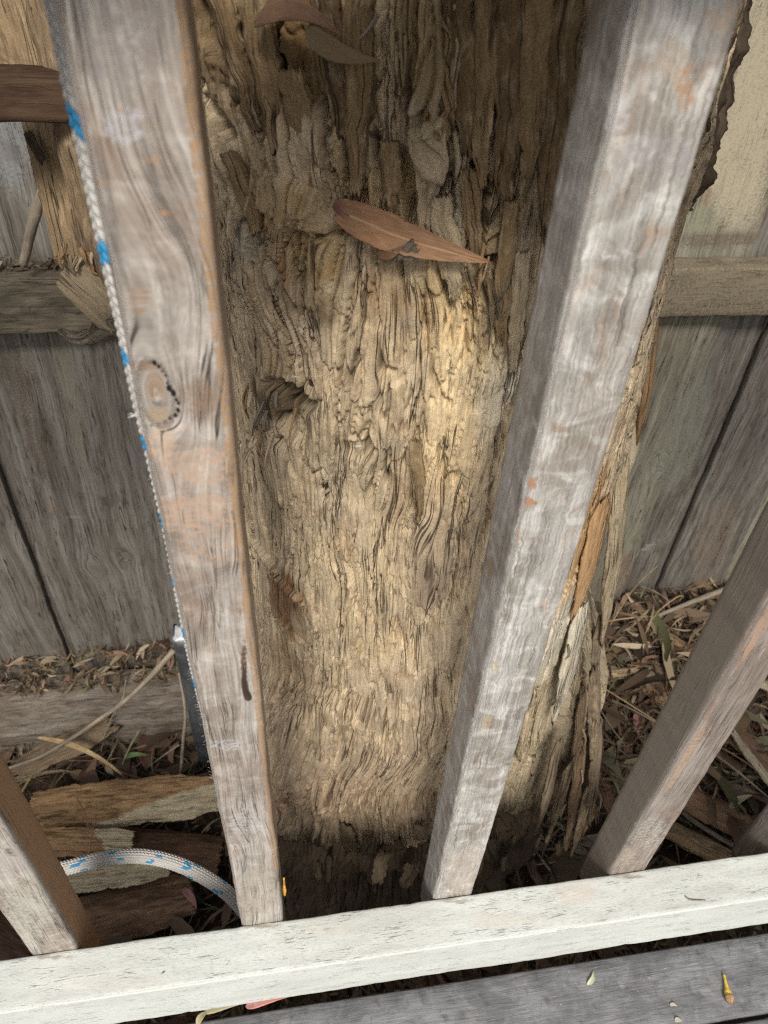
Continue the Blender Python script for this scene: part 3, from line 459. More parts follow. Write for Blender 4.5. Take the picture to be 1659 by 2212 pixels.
P = np.stack([TC[0] + R_ * np.sin(TH) - .02 * ss(.3, 1.5, HH), TC[1] - R_ * np.cos(TH) + .03 * ss(.6, 1.6, HH), HH], -1)
tn = np.zeros(SS.shape + (4,), np.float32)
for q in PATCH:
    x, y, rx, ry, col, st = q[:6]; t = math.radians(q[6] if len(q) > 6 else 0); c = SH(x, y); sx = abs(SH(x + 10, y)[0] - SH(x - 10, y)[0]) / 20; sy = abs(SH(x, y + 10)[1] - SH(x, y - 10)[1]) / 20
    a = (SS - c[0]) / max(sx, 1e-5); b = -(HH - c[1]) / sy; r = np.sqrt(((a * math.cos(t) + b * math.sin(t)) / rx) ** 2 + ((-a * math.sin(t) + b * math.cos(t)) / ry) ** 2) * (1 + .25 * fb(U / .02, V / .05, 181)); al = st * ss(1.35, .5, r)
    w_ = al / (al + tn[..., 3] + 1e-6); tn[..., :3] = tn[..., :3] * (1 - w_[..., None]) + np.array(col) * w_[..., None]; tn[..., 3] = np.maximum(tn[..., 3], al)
foot_shade = ss(.050, -.020, HH - led + .040 * fb(TH * 9, HH * 30, 175) + .02 * fb(TH * 50, HH * 60, 176)) * .92 ; tn[..., :3] = tn[..., :3] * (1 - foot_shade[..., None]) + np.array([.075, .055, .038]) * foot_shade[..., None]; tn[..., 3] = np.maximum(tn[..., 3], foot_shade)   # shade below the ledge, painted into the foot's bark colour
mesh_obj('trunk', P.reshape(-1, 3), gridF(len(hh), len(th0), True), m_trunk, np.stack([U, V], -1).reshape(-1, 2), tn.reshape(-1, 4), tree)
#MARK2
# loose bark hanging left of the trunk, a dark flap on the right, torn strips down the right edge
def lt(c, a, f=None): 
    def g(l, v, V):
        t = np.zeros((len(l), 4)); t[:, :3] = c; t[:, 3] = a if f is None else a * f(l, v); return t
    return g
y44 = lambda x, y, Y=.43: at(x, y, Y=Y)
sheet('bark_slab', y44(50, -60, .47), y44(190, 565, .43), (lambda l: .034 + .045 * ss(.5, .2, l)), (-.15, -1, .1), .016, m_trunk, tree, lt((.24, .17, .10), .75), s=3, curl=.7, rag=.05, nl=150, nw=60, rough=.0035, props=dict(label='thick loose slab of bark hanging left of the trunk, broken at its lower end'))
sheet('bark_slab', y44(120, -60, .40), y44(260, 640, .36), .045, (-.5, -1, .1), .014, m_trunk, tree, lt((.20, .14, .085), .7), s=5, curl=.6, rag=.05, nl=120, nw=50, rough=.003)
sheet('bark_slab', y44(92, 350, .44), y44(56, 285, .45), .004, (-.2, -1, .1), .003, m_black, tree, s=6, rag=.2, nl=16, nw=8)
for i in range(14):   # crumbling fibres at the broken end
    x = 120 + 120 * random.random(); y = 520 + 55 * random.random(); a = y44(x, y, .385); b = y44(x + random.uniform(-12, 18), y + random.uniform(10, 40), .375)
    twig('splinter', [a, (a + b) / 2 + RS.randn(3) * .001, b], [.0022, .0018, .0006], m_tan if i % 2 else m_trunk, tree, 6)
sheet('broken_bark', y44(140, 575, .39), y44(262, 690, .34), .020, (.1, -1, .5), .018, m_tan, tree, lt((.30, .24, .16), .7), s=8, curl=.5, rag=.10, nl=60, nw=26, rough=.003)
V, F, uv = tube([y44(126, 712, .40), y44(150, 726, .40), y44(180, 732, .39), y44(215, 718, .38), y44(262, 698, .35), y44(330, 690, .30)], [.0015, .005, .0065, .008, .012, .014], 14, 10, .6)
mesh_obj('root_stub', V, F, m_grey, uv, None, tree, label='curved dead stub poking out left behind the rope')
# dark flap, upper right
sheet('bark_flap', at(1580, -60, Y=.30), at(1455, 455, Y=.27), .036, (-.1, -1, .2), .012, m_black, tree, lt((.13, .10, .07), .6, lambda l, v: ss(.5, -.6, v)), eg=3., s=11, curl=.9, rag=.04, nl=110, nw=30, rough=.005, props=dict(label='dark rugged flap of bark at the upper right edge'))
for i, (x0, ya, x1, yb, hm, tc) in enumerate(((905, -70, 958, 300, 14, 0), (990, -70, 1008, 330, 6, 1), (782, -70, 772, 420, 8, 0), (700, -70, 738, 290, 8, 1), (548, -70, 598, 330, 11, 0), (470, -70, 560, 280, 11, 1), (640, 150, 672, 455, 9, 0), (1046, -70, 1040, 400, 6, 0), (1108, -70, 1092, 470, 8, 1), (1165, -70, 1136, 380, 8, 0), (1225, -70, 1182, 520, 9, 1), (845, 300, 850, 440, 6, 0), (952, 420, 985, 640, 7, 2), (1102, 430, 1078, 730, 5, 0), (1128, 540, 1106, 800, 5, 2), (500, 330, 560, 500, 8, 0), (1010, 360, 1030, 560, 5, 0), (600, 380, 690, 500, 10, 2), (900, 940, 905, 1120, 5, 0), (1215, 1500, 1180, 1720, 7, 0), (1150, 1480, 1120, 1640, 6, 2))):
    a = tree_uv_point(x0, ya, TR - .001); b = tree_uv_point(x1, yb, TR - .003); n_ = (a + b) / 2 - np.array([TC[0], TC[1], 0]); n_[2] = 0; n_ /= np.linalg.norm(n_)
    sheet('bark_plate', a + n_ * (.004 + .004 * random.random()), b + n_ * .003, (lambda w: (lambda l: w * (1 - .55 * ss(.55, 1, l)) * (.8 + .2 * ss(0, .3, l))))(hm / 1000), n_, .005, m_trunk, tree, lt([(.24, .165, .088), (.15, .10, .052), (.46, .37, .24)][tc], .7), s=100 + i * 3, curl=.5, bend=.0, rag=.09, nl=110, nw=28, rough=.0022, eg=1.6)
for i in range(24):    # crumbling flakes along the foot ledge
    x = 590 + 700 * (i + .5 * random.random()) / 24; y = 1850 - .04 * (x - 700) + random.uniform(-60, 50); q = tree_uv_point(min(x, 1230), y, .207); n_ = np.array([q[0] - TC[0], q[1] - TC[1], 0]); n_ /= np.linalg.norm(n_); L_ = random.uniform(.012, .06); side_ = np.cross(n_, [0, 0, 1])
    sheet('foot_flake', q + [0, 0, L_ * .6] - n_ * .004, q - np.array([0, 0, L_ * .5]) + n_ * random.uniform(-.004, .010) + side_ * random.uniform(-.008, .008), random.uniform(.003, .011), n_, .004, [m_trunk, m_grey, m_brown][i % 3], tree, lt([(.13, .095, .06), (.09, .065, .045), (.17, .13, .085)][i % 3], .9), s=300 + i, curl=random.uniform(.2, 1.), rag=.22, nl=26, nw=14, rough=.002, eg=2.)
strips = [((1418, 690, .27), (1372, 985, .27), .007, m_tan, 'narrow curled strip of bark dangling at the right edge', .5), ((1384, 820, .28), (1345, 1060, .26), .012, m_trunk, None, .3), ((1352, 1000, .24), (1300, 1390, .23), .013, m_trunk, None, .4),
          ((1308, 1080, .20), (1240, 1330, .185), .014, m_tan, 'smooth orange patch of fresh wood on the right side', .2), ((1262, 1310, .20), (1196, 1560, .165), .014, m_trunk, 'pale splintered strip low on the right side', .3), ((1300, 1330, .24), (1262, 1600, .225), .009, m_trunk, None, .5),
          ((1262, 1500, .20), (1225, 1760, .175), .009, m_tan, None, .6), ((1285, 1560, .235), (1258, 1740, .225), .010, m_grey, None, .5), ((1240, 1640, .18), (1180, 1820, .14), .012, m_trunk, None, .5), ((1290, 1440, .225), (1278, 1640, .20), .011, m_trunk, None, .6), ((1298, 1560, .215), (1275, 1780, .19), .012, m_grey, None, .7), ((1262, 1600, .19), (1222, 1830, .15), .011, m_tan, None, .5), ((1212, 1600, .16), (1160, 1800, .125), .010, m_grey, None, .5), ((1275, 1700, .19), (1235, 1850, .16), .010, m_trunk, None, .6)]
for i, ((x0, ya, Ya), (x1, yb, Yb), hw, mt, lb, cu) in enumerate(strips):
    tcol = {3: ((.38, .235, .12), .8), 4: ((.46, .42, .33), .65), 1: ((.52, .44, .30), .7), 2: ((.48, .39, .25), .6)}.get(i, ((.20, .15, .10), .6) if i > 4 else None)
    sheet('bark_strip', at(x0, ya, Y=Ya), at(x1, yb, Y=Yb), (lambda w: (lambda l: w * (ss(0, .15, l) * .5 + .5) * (1 - .75 * ss(.5, 1, l))))(hw), (.55, -1, 0), .0035, mt, tree, lt(*tcol) if tcol else None, s=20 + i, curl=cu, bend=.004, rag=.14, nl=70, nw=18, rough=.0012, props=dict(label=lb) if lb else None)
for i in range(46):    # splinters standing off the torn right edge and the ragged places of the front
    if i < 22: x, y = random.uniform(1215, 1300), random.uniform(1380, 1800); q = tree_uv_point(min(x, 1262), y, .205)
    elif i < 34: x, y = random.uniform(1000, 1110), random.uniform(540, 700); q = tree_uv_point(x, y, .199)
    else: x, y = random.uniform(530, 640), random.uniform(840, 960); q = tree_uv_point(x, y, .196)
    n_ = np.array([q[0] - TC[0], q[1] - TC[1], 0]); n_ /= np.linalg.norm(n_); e = q + n_ * random.uniform(.001, .005) + np.array([random.uniform(-.006, .006), 0, -random.uniform(.008, .03)]); r = random.uniform(.0006, .0018)
    twig('splinter', [q - n_ * .002 + np.array([0, 0, .004]), (q + e) / 2 + n_ * .002, e], [r, r * .9, r * .3], [m_trunk, m_tan, m_grey][i % 3], tree, 5)
# crown, above the frame: what shades the foot of the tree from behind
cr = np.random.RandomState(5); n = 5200; u = cr.randn(n, 3); u /= np.linalg.norm(u, axis=1)[:, None]; rad = cr.rand(n) ** .4; clump = cr.randint(0, 26, n); cc = cr.randn(26, 3) * [1.0, .7, .4] + [.25, 1.35, 2.75]
ctr = cc[clump] + u * rad[:, None] * .5; ax = cr.randn(n, 3); ax[:, 2] -= 1.2; ax /= np.linalg.norm(ax, axis=1)[:, None]; sdv = np.cross(ax, cr.randn(n, 3)); sdv /= np.linalg.norm(sdv, axis=1)[:, None]
L_ = (.07 + .07 * cr.rand(n))[:, None]; Wd = L_ * .16; Vc = np.stack([ctr - ax * L_, ctr + sdv * Wd, ctr + ax * L_, ctr - sdv * Wd], 1).reshape(-1, 3); k = np.arange(n) * 4
mesh_obj('crown', Vc, np.stack([k, k + 1, k + 2, k + 3], 1), m_green, np.tile([[0, 0], [.1, .1], [0, .2], [-.1, .1]], (n, 1)), None, tree, kind='stuff')
for a in ((.9, .9, 2.7), (-.6, 1.2, 2.6), (.2, 1.8, 3.)): twig('limb', [(.2, .36, 1.62), (.2 + (a[0] - .2) * .4, .4 + (a[1] - .4) * .4, 2.1), a], [.13, .08, .02], m_trunk, tree, 10)

# ------------------------------------------------------------------ rope: down behind the knotty baluster, then off to the left behind the next one
def rope_geo(pts, R=.0066, n=56, step=.00062, pitch=.0046, cols=10, blue=.0475, off=0.):
    pts = np.array(pts, float); q = []
    for i in range(len(pts) - 1):
        a = pts[max(i - 1, 0)]; b = pts[i]; c = pts[i + 1]; d = pts[min(i + 2, len(pts) - 1)]
        for t in np.linspace(0, 1, 40, endpoint=False): q.append(.5 * ((2 * b) + (c - a) * t + (2 * a - 5 * b + 4 * c - d) * t * t + (3 * b - a - 3 * c + d) * t ** 3))
    q.append(pts[-1]); q = np.array(q); Lc = np.concatenate([[0], np.cumsum(np.linalg.norm(np.diff(q, axis=0), axis=1))]); m_ = int(Lc[-1] / step); t = np.linspace(0, Lc[-1], m_); q = np.stack([np.interp(t, Lc, q[:, i]) for i in range(3)], 1)
    T = np.gradient(q, axis=0); T /= np.linalg.norm(T, axis=1)[:, None]; N = np.zeros_like(T); N[0] = np.cross(T[0], [.1, -1, .05]); N[0] /= np.linalg.norm(N[0])
    for i in range(1, m_): N[i] = N[i - 1] - T[i] * (N[i - 1] @ T[i]); N[i] /= np.linalg.norm(N[i])
    B = np.cross(T, N); a = np.linspace(0, 2 * np.pi, n, endpoint=False); A = a[None]; s_ = t[:, None]
    cf = A / (2 * np.pi) * cols; col = np.floor(cf); fr = cf - col; sgn = np.where(col % 2 == 0, 1., -1.); ph = s_ / pitch + sgn * (fr - .5) * .62 + .5 * (col % 2 == 0); k_ = np.floor(ph); pf = ph - k_
    prof = np.clip(np.sin(np.pi * pf), 0, 1) ** .55 * np.clip(np.sin(np.pi * fr), 0, 1) ** .45; r = R * (.82 + .21 * prof)
    ks = (k_ - .5 * (col % 2 == 0)) * pitch; per_ = np.floor((ks + off) / blue); isb = (((ks + off + (0 if cols < 12 else 1) * (col % 2) * .006) % blue) < (.0085 if cols < 12 else .0075)) & ((((col + (2 if cols < 12 else 0) + per_ * (2 if cols > 12 else 0)) % 5) < 2))
    nz = .10 * pn(s_ * 400, A * 6, 3) + .10 * pn(s_ * 30, A, 4) - .38 * (1 - prof); c = np.where(isb[..., None], np.array([.035, .27, .52]), np.array([.50, .485, .46])) * (1 + nz[..., None])  # yarn colour darkened in the braid grooves, painting in their shading
    P = q[:, None] + r[..., None] * (np.cos(A)[..., None] * N[:, None] + np.sin(A)[..., None] * B[:, None]); tn = np.concatenate([c, np.ones(c.shape[:2] + (1,))], -1)
    uv = np.stack(np.broadcast_arrays(A * R + sgn * s_ * .3, s_), -1); return P.reshape(-1, 3), gridF(m_, n, True), uv.reshape(-1, 2), tn.reshape(-1, 4)
rope = empty('rope', label='white braided rope with blue flecks hanging behind the knotty baluster', category='rope')
RXc = -.0030
p_hang = [(RXc - .003, .046, .705)] + [(RXc + dx, .0455, z) for dx, z in ((-.0030, .66), (-.0026, .62), (-.0022, .58), (-.0014, .54), (-.0012, .51), (.0, .47), (.0008, .42), (.0004, .36), (.0008, .30), (.003, .22), (.005, .12), (.008, .02))] + [(.012, .05, -.05), (.010, .056, -.085)]
low = [at(560, 2010, Z=-.102), at(500, 1937, Z=-.097), at(430, 1888, Z=-.088), at(360, 1859, Z=-.082), at(290, 1849, Z=-.08), at(215, 1857, Z=-.082), at(138, 1876, Z=-.088), at(40, 1895, Z=-.10), at(-120, 1930, Z=-.13), at(-420, 2010, Z=-.2)]
V, F, uv, tn = rope_geo(p_hang, off=.0215); hang = mesh_obj('hanging_length', V, F, m_rope, uv, tn, rope)
V, F, uv, tn = rope_geo(low, R=.0072, pitch=.0034, cols=16, step=.0006, n=96, off=.02, blue=.037); mesh_obj('lower_length', V, F, m_rope, uv, tn, rope)
fz = []; 
for i in range(150):
    z = random.uniform(.15, .66); r0 = .0066; a = random.uniform(2.2, 4.2); b = np.array([RXc + .001 + r0 * math.cos(a), .0455 + r0 * math.sin(a) * .6, z]); e = b + np.array([-random.uniform(.0008, .003), random.uniform(-.001, .001), random.uniform(-.0015, .0015)])
    fz.append(tube([b, (b + e) / 2 + RS.randn(3) * .0002, e], [.00007, .00006, .00003], 3, 2))
b = np.array([RXc - .0068, .0435, .4995])
for i in range(8): e = b + np.array([-random.uniform(.001, .0035), -.002, random.uniform(.0, .003)]); fz.append(tube([b, (b + e) / 2 + RS.randn(3) * .0004, e], [.00018, .00014, .00006], 4, 3))
def join(name, parts, mat, parent=None, tints=None, **props):
    Vs = []; F3 = []; F4 = []; us = []; ts = []; o_ = 0
    for i, (V, F, uv) in enumerate(parts):
        for f in (F if isinstance(F, list) else [F]): (F3 if f.shape[1] == 3 else F4).append(f + o_)
        Vs.append(V); us.append(uv); o_ += len(V)
        ts.append(np.tile(tints[i], (len(V), 1)) if tints is not None else np.zeros((len(V), 4)))
    Fs = [np.concatenate(f) for f in (F4, F3) if f]
    return mesh_obj(name, np.concatenate(Vs), Fs, mat, np.concatenate(us), np.concatenate(ts), parent, **props)
join('loose_fibres', fz, m_rope, rope, [np.array([.7, .7, .68, 1])] * len(fz), kind='stuff')

# ------------------------------------------------------------------ leaves caught on the trunk
def onT(x, y, off=0.): return tree_uv_point(x, y, TR + off)
def tm(l, v, V):
    rib = np.exp(-((v + .05 * pn(l * 6, l * 0)) / .07) ** 2); side = ss(.80, .97, np.cos((l * 30 - np.abs(v) * 4.5) * 2 * np.pi)) * .35 * (np.abs(v) < .85); st = ss(.2, .0, l + .05 * v) * (v > -.4); ed = ss(.88, 1., np.abs(v)) * .5
    a = np.maximum(np.maximum(.75 * rib, side), np.maximum(.8 * st, ed)); c = np.where((st > .3)[:, None], [.16, .07, .06], np.where((ed > .2)[:, None], [.20, .10, .06], [.50, .31, .18])); return np.concatenate([c, a[:, None]], 1)
leaf('leaf', onT(718, 446, -.002), onT(1060, 566, .016), np.array([.05, -1, .35]), .0100, m_leaf, dict(label='large pinkish brown dead gum leaf lying across the trunk front', category='leaf'), tm, sick=-.035, fold=.16, arch=.06, nl=200, nw=41, s=1)
leaf('leaf', onT(548, 52, .011), onT(740, 78, .013), np.array([0, -1, .5]), .0056, m_leafd, dict(label='dim brown curved leaf at the very top of the trunk', category='leaf'), None, sick=.12, fold=.2, arch=.1, nl=36, nw=9, s=2)
leaf('leaf', onT(660, 62, .013), onT(822, 130, .009), np.array([0, -1, .4]), .0052, m_leafd, dict(label='olive brown sickle leaf below the topmost curved leaf', category='leaf'), lambda l, v, V: np.tile([.17, .125, .065, .6], (len(l), 1)), sick=-.13, fold=.25, arch=.1, nl=36, nw=9, s=3)
leaf('leaf', onT(815, 550, .008), onT(872, 530, .012), np.array([0, -1, .4]), .003, m_leafd, dict(label='small curled leaf scrap tucked under the large pinkish leaf', category='leaf'), None, sick=-.1, s=4)
twig('twig', [onT(815, 36, .006), onT(790, 70, .004), onT(758, 104, .002)], [.0011, .0009, .0004], m_twig, None, 6, label='thin pale twig between the upper leaves', category='twig')
V, F, uv, lv = sheet_geo(onT(868, 566, .012), onT(896, 532, .013), .0042, np.array([0, -1, .4]), .003, .4, 0, .5, 20, 12, 31, .0025)
mesh_obj('debris_clump', V, F, m_grey, uv, None, None, label='dark crumb of rotten bark resting on the large leaf', category='debris')
leaf('seed_husk', onT(578, 384, .003), onT(605, 388, .004), np.array([0, -1, .4]), .0022, m_straw, dict(label='tiny pale seed husk stuck high on the left of the trunk', category='husk'), None, s=5)
for i, (x, y) in enumerate(((638, 817), (776, 966))): leaf('seed_husk', onT(x - 9, y, .003), onT(x + 8, y - 2, .003), np.array([0, -1, .4]), .0009, m_straw, dict(label=('white sliver of husk left of the trunk middle', 'thin white husk above the whorl in the bark')[i], category='husk'), lambda l, v, V: np.tile([.45, .43, .38, 1], (len(l), 1)), s=6 + i)

# ------------------------------------------------------------------ steel stake
stk = empty('steel_stake', label='grey steel stake with a bright worn top standing left of the tree', category='stake')
beam('stake_bar', (-.1085, .5, -.72), (-.1085, .5, -.226), (1, 0, 0), .034, .006, m_metal, stk, step=.02, ch=.001, nfront=5)
beam('stake_flange', (-.1085, .506, -.72), (-.1085, .506, -.228), (0, 1, 0), .03, .006, m_metal, stk, step=.02, ch=.001, nfront=5)
beam('worn_top', (-.1095, .4985, -.2275), (-.1095, .4985, -.222), (1, 0, 0), .036, .03, plain('worn_steel', (.6, .62, .64), .3, .2, 200, .6), stk, step=.002, ch=.0015, nfront=5)

# ------------------------------------------------------------------ bark sheets and sticks on the ground
def gp(x, y, up=.012, z=None):
    """point of the ground seen at (x, y)"""
    z = -.5 if z is None else z
    for _ in range(8):
        p = at(x, y, Z=z); z = float(ground_z(p[0], p[1])) + up
    return at(x, y, Z=z)
def gsheet(name, a, b, wpx, mat, label, cat='bark sheet', up=(.012, .012), tl_=(0, 0), tint=None, curl=.5, th=.006, **k):
    c0 = gp(*a, up[0]); c1 = gp(*b, up[1]); zc = float((c0[2] + c1[2]) / 2); mx, my = (a[0] + b[0]) / 2, (a[1] + b[1]) / 2
    d = np.array([b[0] - a[0], b[1] - a[1]], float); d /= np.linalg.norm(d); e = at(mx - d[1] * wpx / 2, my + d[0] * wpx / 2, Z=zc) - at(mx, my, Z=zc)
    return sheet(name, c0, c1, float(np.linalg.norm(e)), (tl_[0], tl_[1], 1), th, mat, None, tint, curl=curl, props=dict(label=label, category=cat), **k)
PALE = (.50, .42, .28)
gsheet('bark_sheet', (62, 1755), (478, 1712), 96, m_tan, 'long tan sheet of bark with a pale torn end behind the rope', up=(.09, .10), tint=lambda l, v, V: np.concatenate([np.tile(PALE, (len(l), 1)), (.95 * ss(-.1, .1, l - .45 + .45 * (v * -1 if True else v) - .25))[:, None]], 1), s=41, nl=120, nw=50, rag=.05, curl=.6, rough=.003, tl_=(0, -.5))
gsheet('bark_sheet', (76, 1818), (286, 1820), 62, m_tan, 'shorter tan bark sheet just above the rope', up=(.085, .09), tint=lambda l, v, V: np.concatenate([np.tile(PALE, (len(l), 1)), (.9 * ss(.62, .72, l + .12 * v))[:, None]], 1), s=42, nl=80, nw=36, rag=.06, curl=.6, rough=.003, tl_=(0, -.4))
gsheet('bark_sheet', (130, 1902), (365, 1868), 60, m_tan, 'cream inner side of a bark piece under the rope', up=(.10, .09), tint=lt(PALE, .85), s=43, nl=80, nw=30, rag=.05, curl=.3, rough=.002, tl_=(.1, -.4))
gsheet('bark_sheet', (215, 1815), (478, 1838), 125, m_brown, 'smooth dark brown curled bark behind the rope', up=(.045, .05), s=44, nl=70, nw=40, rag=.06, curl=1.1, rough=.002)
gsheet('bark_sheet', (120, 2010), (415, 1930), 115, m_brown, 'wide red brown bark sheet below the rope', up=(.075, .06), tint=lt((.27, .165, .10), .6), s=45, nl=110, nw=50, rag=.07, curl=.7, rough=.003, tl_=(0, -.3))
gsheet('bark_sheet', (-60, 1995), (110, 2080), 120, m_brown, 'brown bark sheet in the lower left corner behind the first baluster', up=(.07, .07), s=46, nl=70, nw=40, rag=.08, curl=.5, rough=.002)
gsheet('bark_sheet', (30, 1660), (240, 1560), 56, m_tan, 'crumbling bark piece leaning over the sleeper edge', up=(.06, .075), tint=lt((.24, .18, .12), .7), s=47, nl=60, nw=26, rag=.2, curl=.4, rough=.003)
gsheet('bark_sheet', (1380, 1425), (1455, 1520), 62, m_brown, 'flat pink brown bark plate between tree and right baluster', up=(.02, .03), tint=lt((.38, .22, .14), .8), s=48, nl=60, nw=34, rag=.12, curl=.2, th=.004, rough=.001)
gsheet('bark_sheet', (1392, 1338), (1512, 1412), 20, m_tan, 'narrow orange tan bark strip near the fence foot', up=(.03, .03), s=49, nl=60, nw=14, rag=.12, curl=.7, rough=.0015)
gsheet('bark_sheet', (1420, 1376), (1500, 1438), 14, m_tan, 'thin split bark strip below the orange one', up=(.018, .018), tint=lt((.30, .24, .15), .7), s=50, nl=50, nw=12, rag=.2, curl=.6, rough=.0012)
gsheet('bark_sheet', (1470, 1712), (1628, 1785), 62, m_brown, 'reddish brown bark plate right of the fourth baluster', up=(.05, .045), tint=lt((.29, .175, .105), .8), s=51, nl=70, nw=34, rag=.10, curl=.5)
gsheet('bark_sheet', (1428, 1772), (1580, 1852), 42, m_tan, 'chunky tan wood splinter close to the white rail', up=(.055, .05), tint=lt((.30, .22, .13), .6), s=52, nl=70, nw=30, rag=.10, curl=.8, th=.014, rough=.0025)
gsheet('bark_sheet', (1575, 1560), (1700, 1700), 48, m_brown, 'brown bark plate at the right edge of the picture', up=(.05, .05), tint=lt((.25, .15, .10), .7), s=53, nl=70, nw=30, rag=.10, curl=.5)
gsheet('bark_sheet', (1583, 1578), (1680, 1710), 16, m_tan, 'pale narrow strip lying on the brown plate at the right edge', up=(.07, .07), tint=lt((.42, .36, .26), .8), s=54, nl=50, nw=12, rag=.15, curl=.5)
gsheet('bark_sheet', (1600, 1455), (1720, 1492), 26, m_tan, 'pale bark curl at the right edge below the fence', up=(.05, .05), tint=lt((.45, .38, .26), .8), s=55, nl=50, nw=16, rag=.12, curl=.9)
gsheet('bark_sheet', (1300, 1452), (1376, 1446), 30, m_tan, 'small pale bark curl beside the tree foot', up=(.035, .04), tint=lt((.40, .31, .19), .7), s=56, nl=40, nw=18, rag=.25, curl=1.2)
gsheet('bark_sheet', (1330, 1400), (1480, 1412), 44, m_grey, 'weathered grey brown lump of bark under the orange strip', up=(.012, .012), s=57, nl=60, nw=24, rag=.12, curl=1.1, th=.012, rough=.004)
gsheet('bark_sheet', (40, 2150), (230, 2128), 26, m_brown, 'bark fragment under the white rail at lower left', up=(.3, .3), s=58, nl=30, nw=12) if False else None
for i, (a, b, w_, lb) in enumerate((((1296, 1650), (1330, 1790), 26, 'dark bark piece against the tree foot'), ((1345, 1570), (1372, 1680), 20, 'long brown bark sliver left of the right baluster'), ((1235, 1830), (1290, 1740), 18, 'upright shard of bark at the tree foot'), ((1500, 1590), (1600, 1660), 24, 'brown bark bit behind the fourth baluster'), ((1405, 1840), (1450, 1760), 30, 'dull brown flake between the right balusters'))):
    gsheet('bark_piece', a, b, w_, [m_brown, m_leafd, m_tan][i % 3], lb, 'bark piece', up=(.02, .04), s=60 + i, nl=40, nw=14, rag=.15, curl=.6, rough=.0015, th=.003)
def gst(name, pts, r, mat, label, cat, up, n=8):
    m_ = len(pts); ups = np.linspace(up[0], up[1], m_); P_ = [gp(x, y, ups[i]) for i, (x, y) in enumerate(pts)]
    return twig(name, P_, np.linspace(r[0], r[1], m_), mat, None, n, label=label, category=cat)
gst('stick', [(376, 1404), (322, 1464), (266, 1517), (210, 1557), (157, 1593), (92, 1632), (25, 1657), (-30, 1672)], (.0048, .0022), m_twig, 'long forked grey stick leaning from the stake across the sleeper', 'stick', (.32, .04))
gst('stick', [(272, 1468), (266, 1506), (241, 1551), (226, 1590), (218, 1624)], (.0012, .0012), m_twig, 'thin side twig dropping from the long stick', 'stick', (.2, .03))
gst('stick', [(387, 1453), (400, 1537), (395, 1607), (389, 1690)], (.0026, .003), m_twig, 'upright thin stick in front of the steel stake', 'stick', (.26, .03))
gst('stick', [(46, 1712), (92, 1643), (120, 1634), (165, 1630)], (.0022, .0028), m_straw, 'bent tan stick behind the first baluster', 'stick', (.05, .06))
gst('stick', [(302, 1577), (280, 1615), (260, 1662)], (.0020, .0015), m_leafg, 'pale green twig standing in the litter', 'stick', (.08, .02))
gst('stick', [(388, 1608), (356, 1630), (320, 1657)], (.0020, .0014), m_twig, 'short grey twig pointing down left to the litter', 'stick', (.06, .02))
gst('stick', [(150, 1643), (196, 1643), (224, 1649), (266, 1669), (314, 1684), (360, 1690)], (.0012, .0020), m_stem, 'purple red stem curving through the litter', 'stick', (.05, .03))
gst('stick', [(165, 1722), (182, 1755), (192, 1792)], (.0006, .0009), m_stem, 'hair thin dark twig over the long tan bark', 'stick', (.16, .14))
gst('stick', [(208, 1759), (200, 1800), (190, 1848)], (.0010, .0012), m_stem, 'dark twig crossing the gap between the tan bark sheets', 'stick', (.15, .12))
gst('stick', [(165, 1748), (200, 1790), (214, 1800)], (.0007, .0005), m_stem, 'fine fork of the dark twig', 'stick', (.15, .14))
gst('stick', [(1412, 1334), (1480, 1306), (1560, 1276), (1680, 1235)], (.0035, .0075), m_twig, 'thick pale branch lying against the right fence foot', 'stick', (.035, .07))
gst('stick', [(1312, 1360), (1340, 1315), (1373, 1267), (1421, 1222)], (.0012, .0007), m_straw, 'thin dry twig rising beside the tree', 'stick', (.03, .14))
gst('stick', [(1384, 1266), (1412, 1276), (1446, 1298)], (.0008, .0010), m_twig, 'fine twig against the fence foot', 'stick', (.12, .05))
gst('stick', [(1290, 1347), (1350, 1336), (1418, 1331)], (.0014, .0016), m_straw, 'straight dry straw from the tree to the pale branch', 'stick', (.05, .04))
gst('stick', [(1400, 1350), (1425, 1318), (1462, 1290), (1476, 1288)], (.0014, .0010), m_straw, 'bent straw in front of the fence', 'stick', (.05, .05))
gst('stick', [(1290, 1478), (1350, 1515), (1420, 1560)], (.0014, .0012), m_straw, 'long straw slanting toward the right baluster', 'stick', (.05, .05))
gst('stick', [(1322, 1512), (1370, 1535), (1418, 1562)], (.0010, .0014), m_twig, 'parallel pale straw just below the slanting one', 'stick', (.05, .05))
gst('stick', [(1287, 1516), (1320, 1570), (1352, 1612)], (.0013, .0009), m_twig, 'fine stick running down along the tree foot', 'stick', (.05, .04))
gst('stick', [(1288, 1660), (1306, 1700), (1318, 1745)], (.0012, .0010), m_stem, 'reddish stem at the tree foot', 'stick', (.05, .03))
gst('stick', [(1545, 1630), (1600, 1672), (1680, 1740)], (.0022, .0014), m_twig, 'grey twig right of the fourth baluster', 'stick', (.06, .05))
gst('stick', [(1560, 1615), (1615, 1650), (1685, 1705)], (.0012, .0012), m_stem, 'thin red twig above the grey twig at the right', 'stick', (.07, .06))
gst('stick', [(1472, 1754), (1530, 1795), (1584, 1826)], (.0040, .0036), m_grey, 'short grey stick under the reddish bark plate', 'stick', (.045, .045))
gst('hollow_stick', [(92, 400), (72, 470), (54, 560)], (.006, .0055), m_twig, 'x', 'stick', (.3, .3)) if False else None
twig('stick', [at(97, 400, Y=.64), at(74, 470, Y=.645), at(60, 530, Y=.65), at(50, 572, Y=.65)], [.0055, .0065, .0055, .005], m_twig, None, 9, label='stubby broken stick leaning on the left fence rail', category='stick')
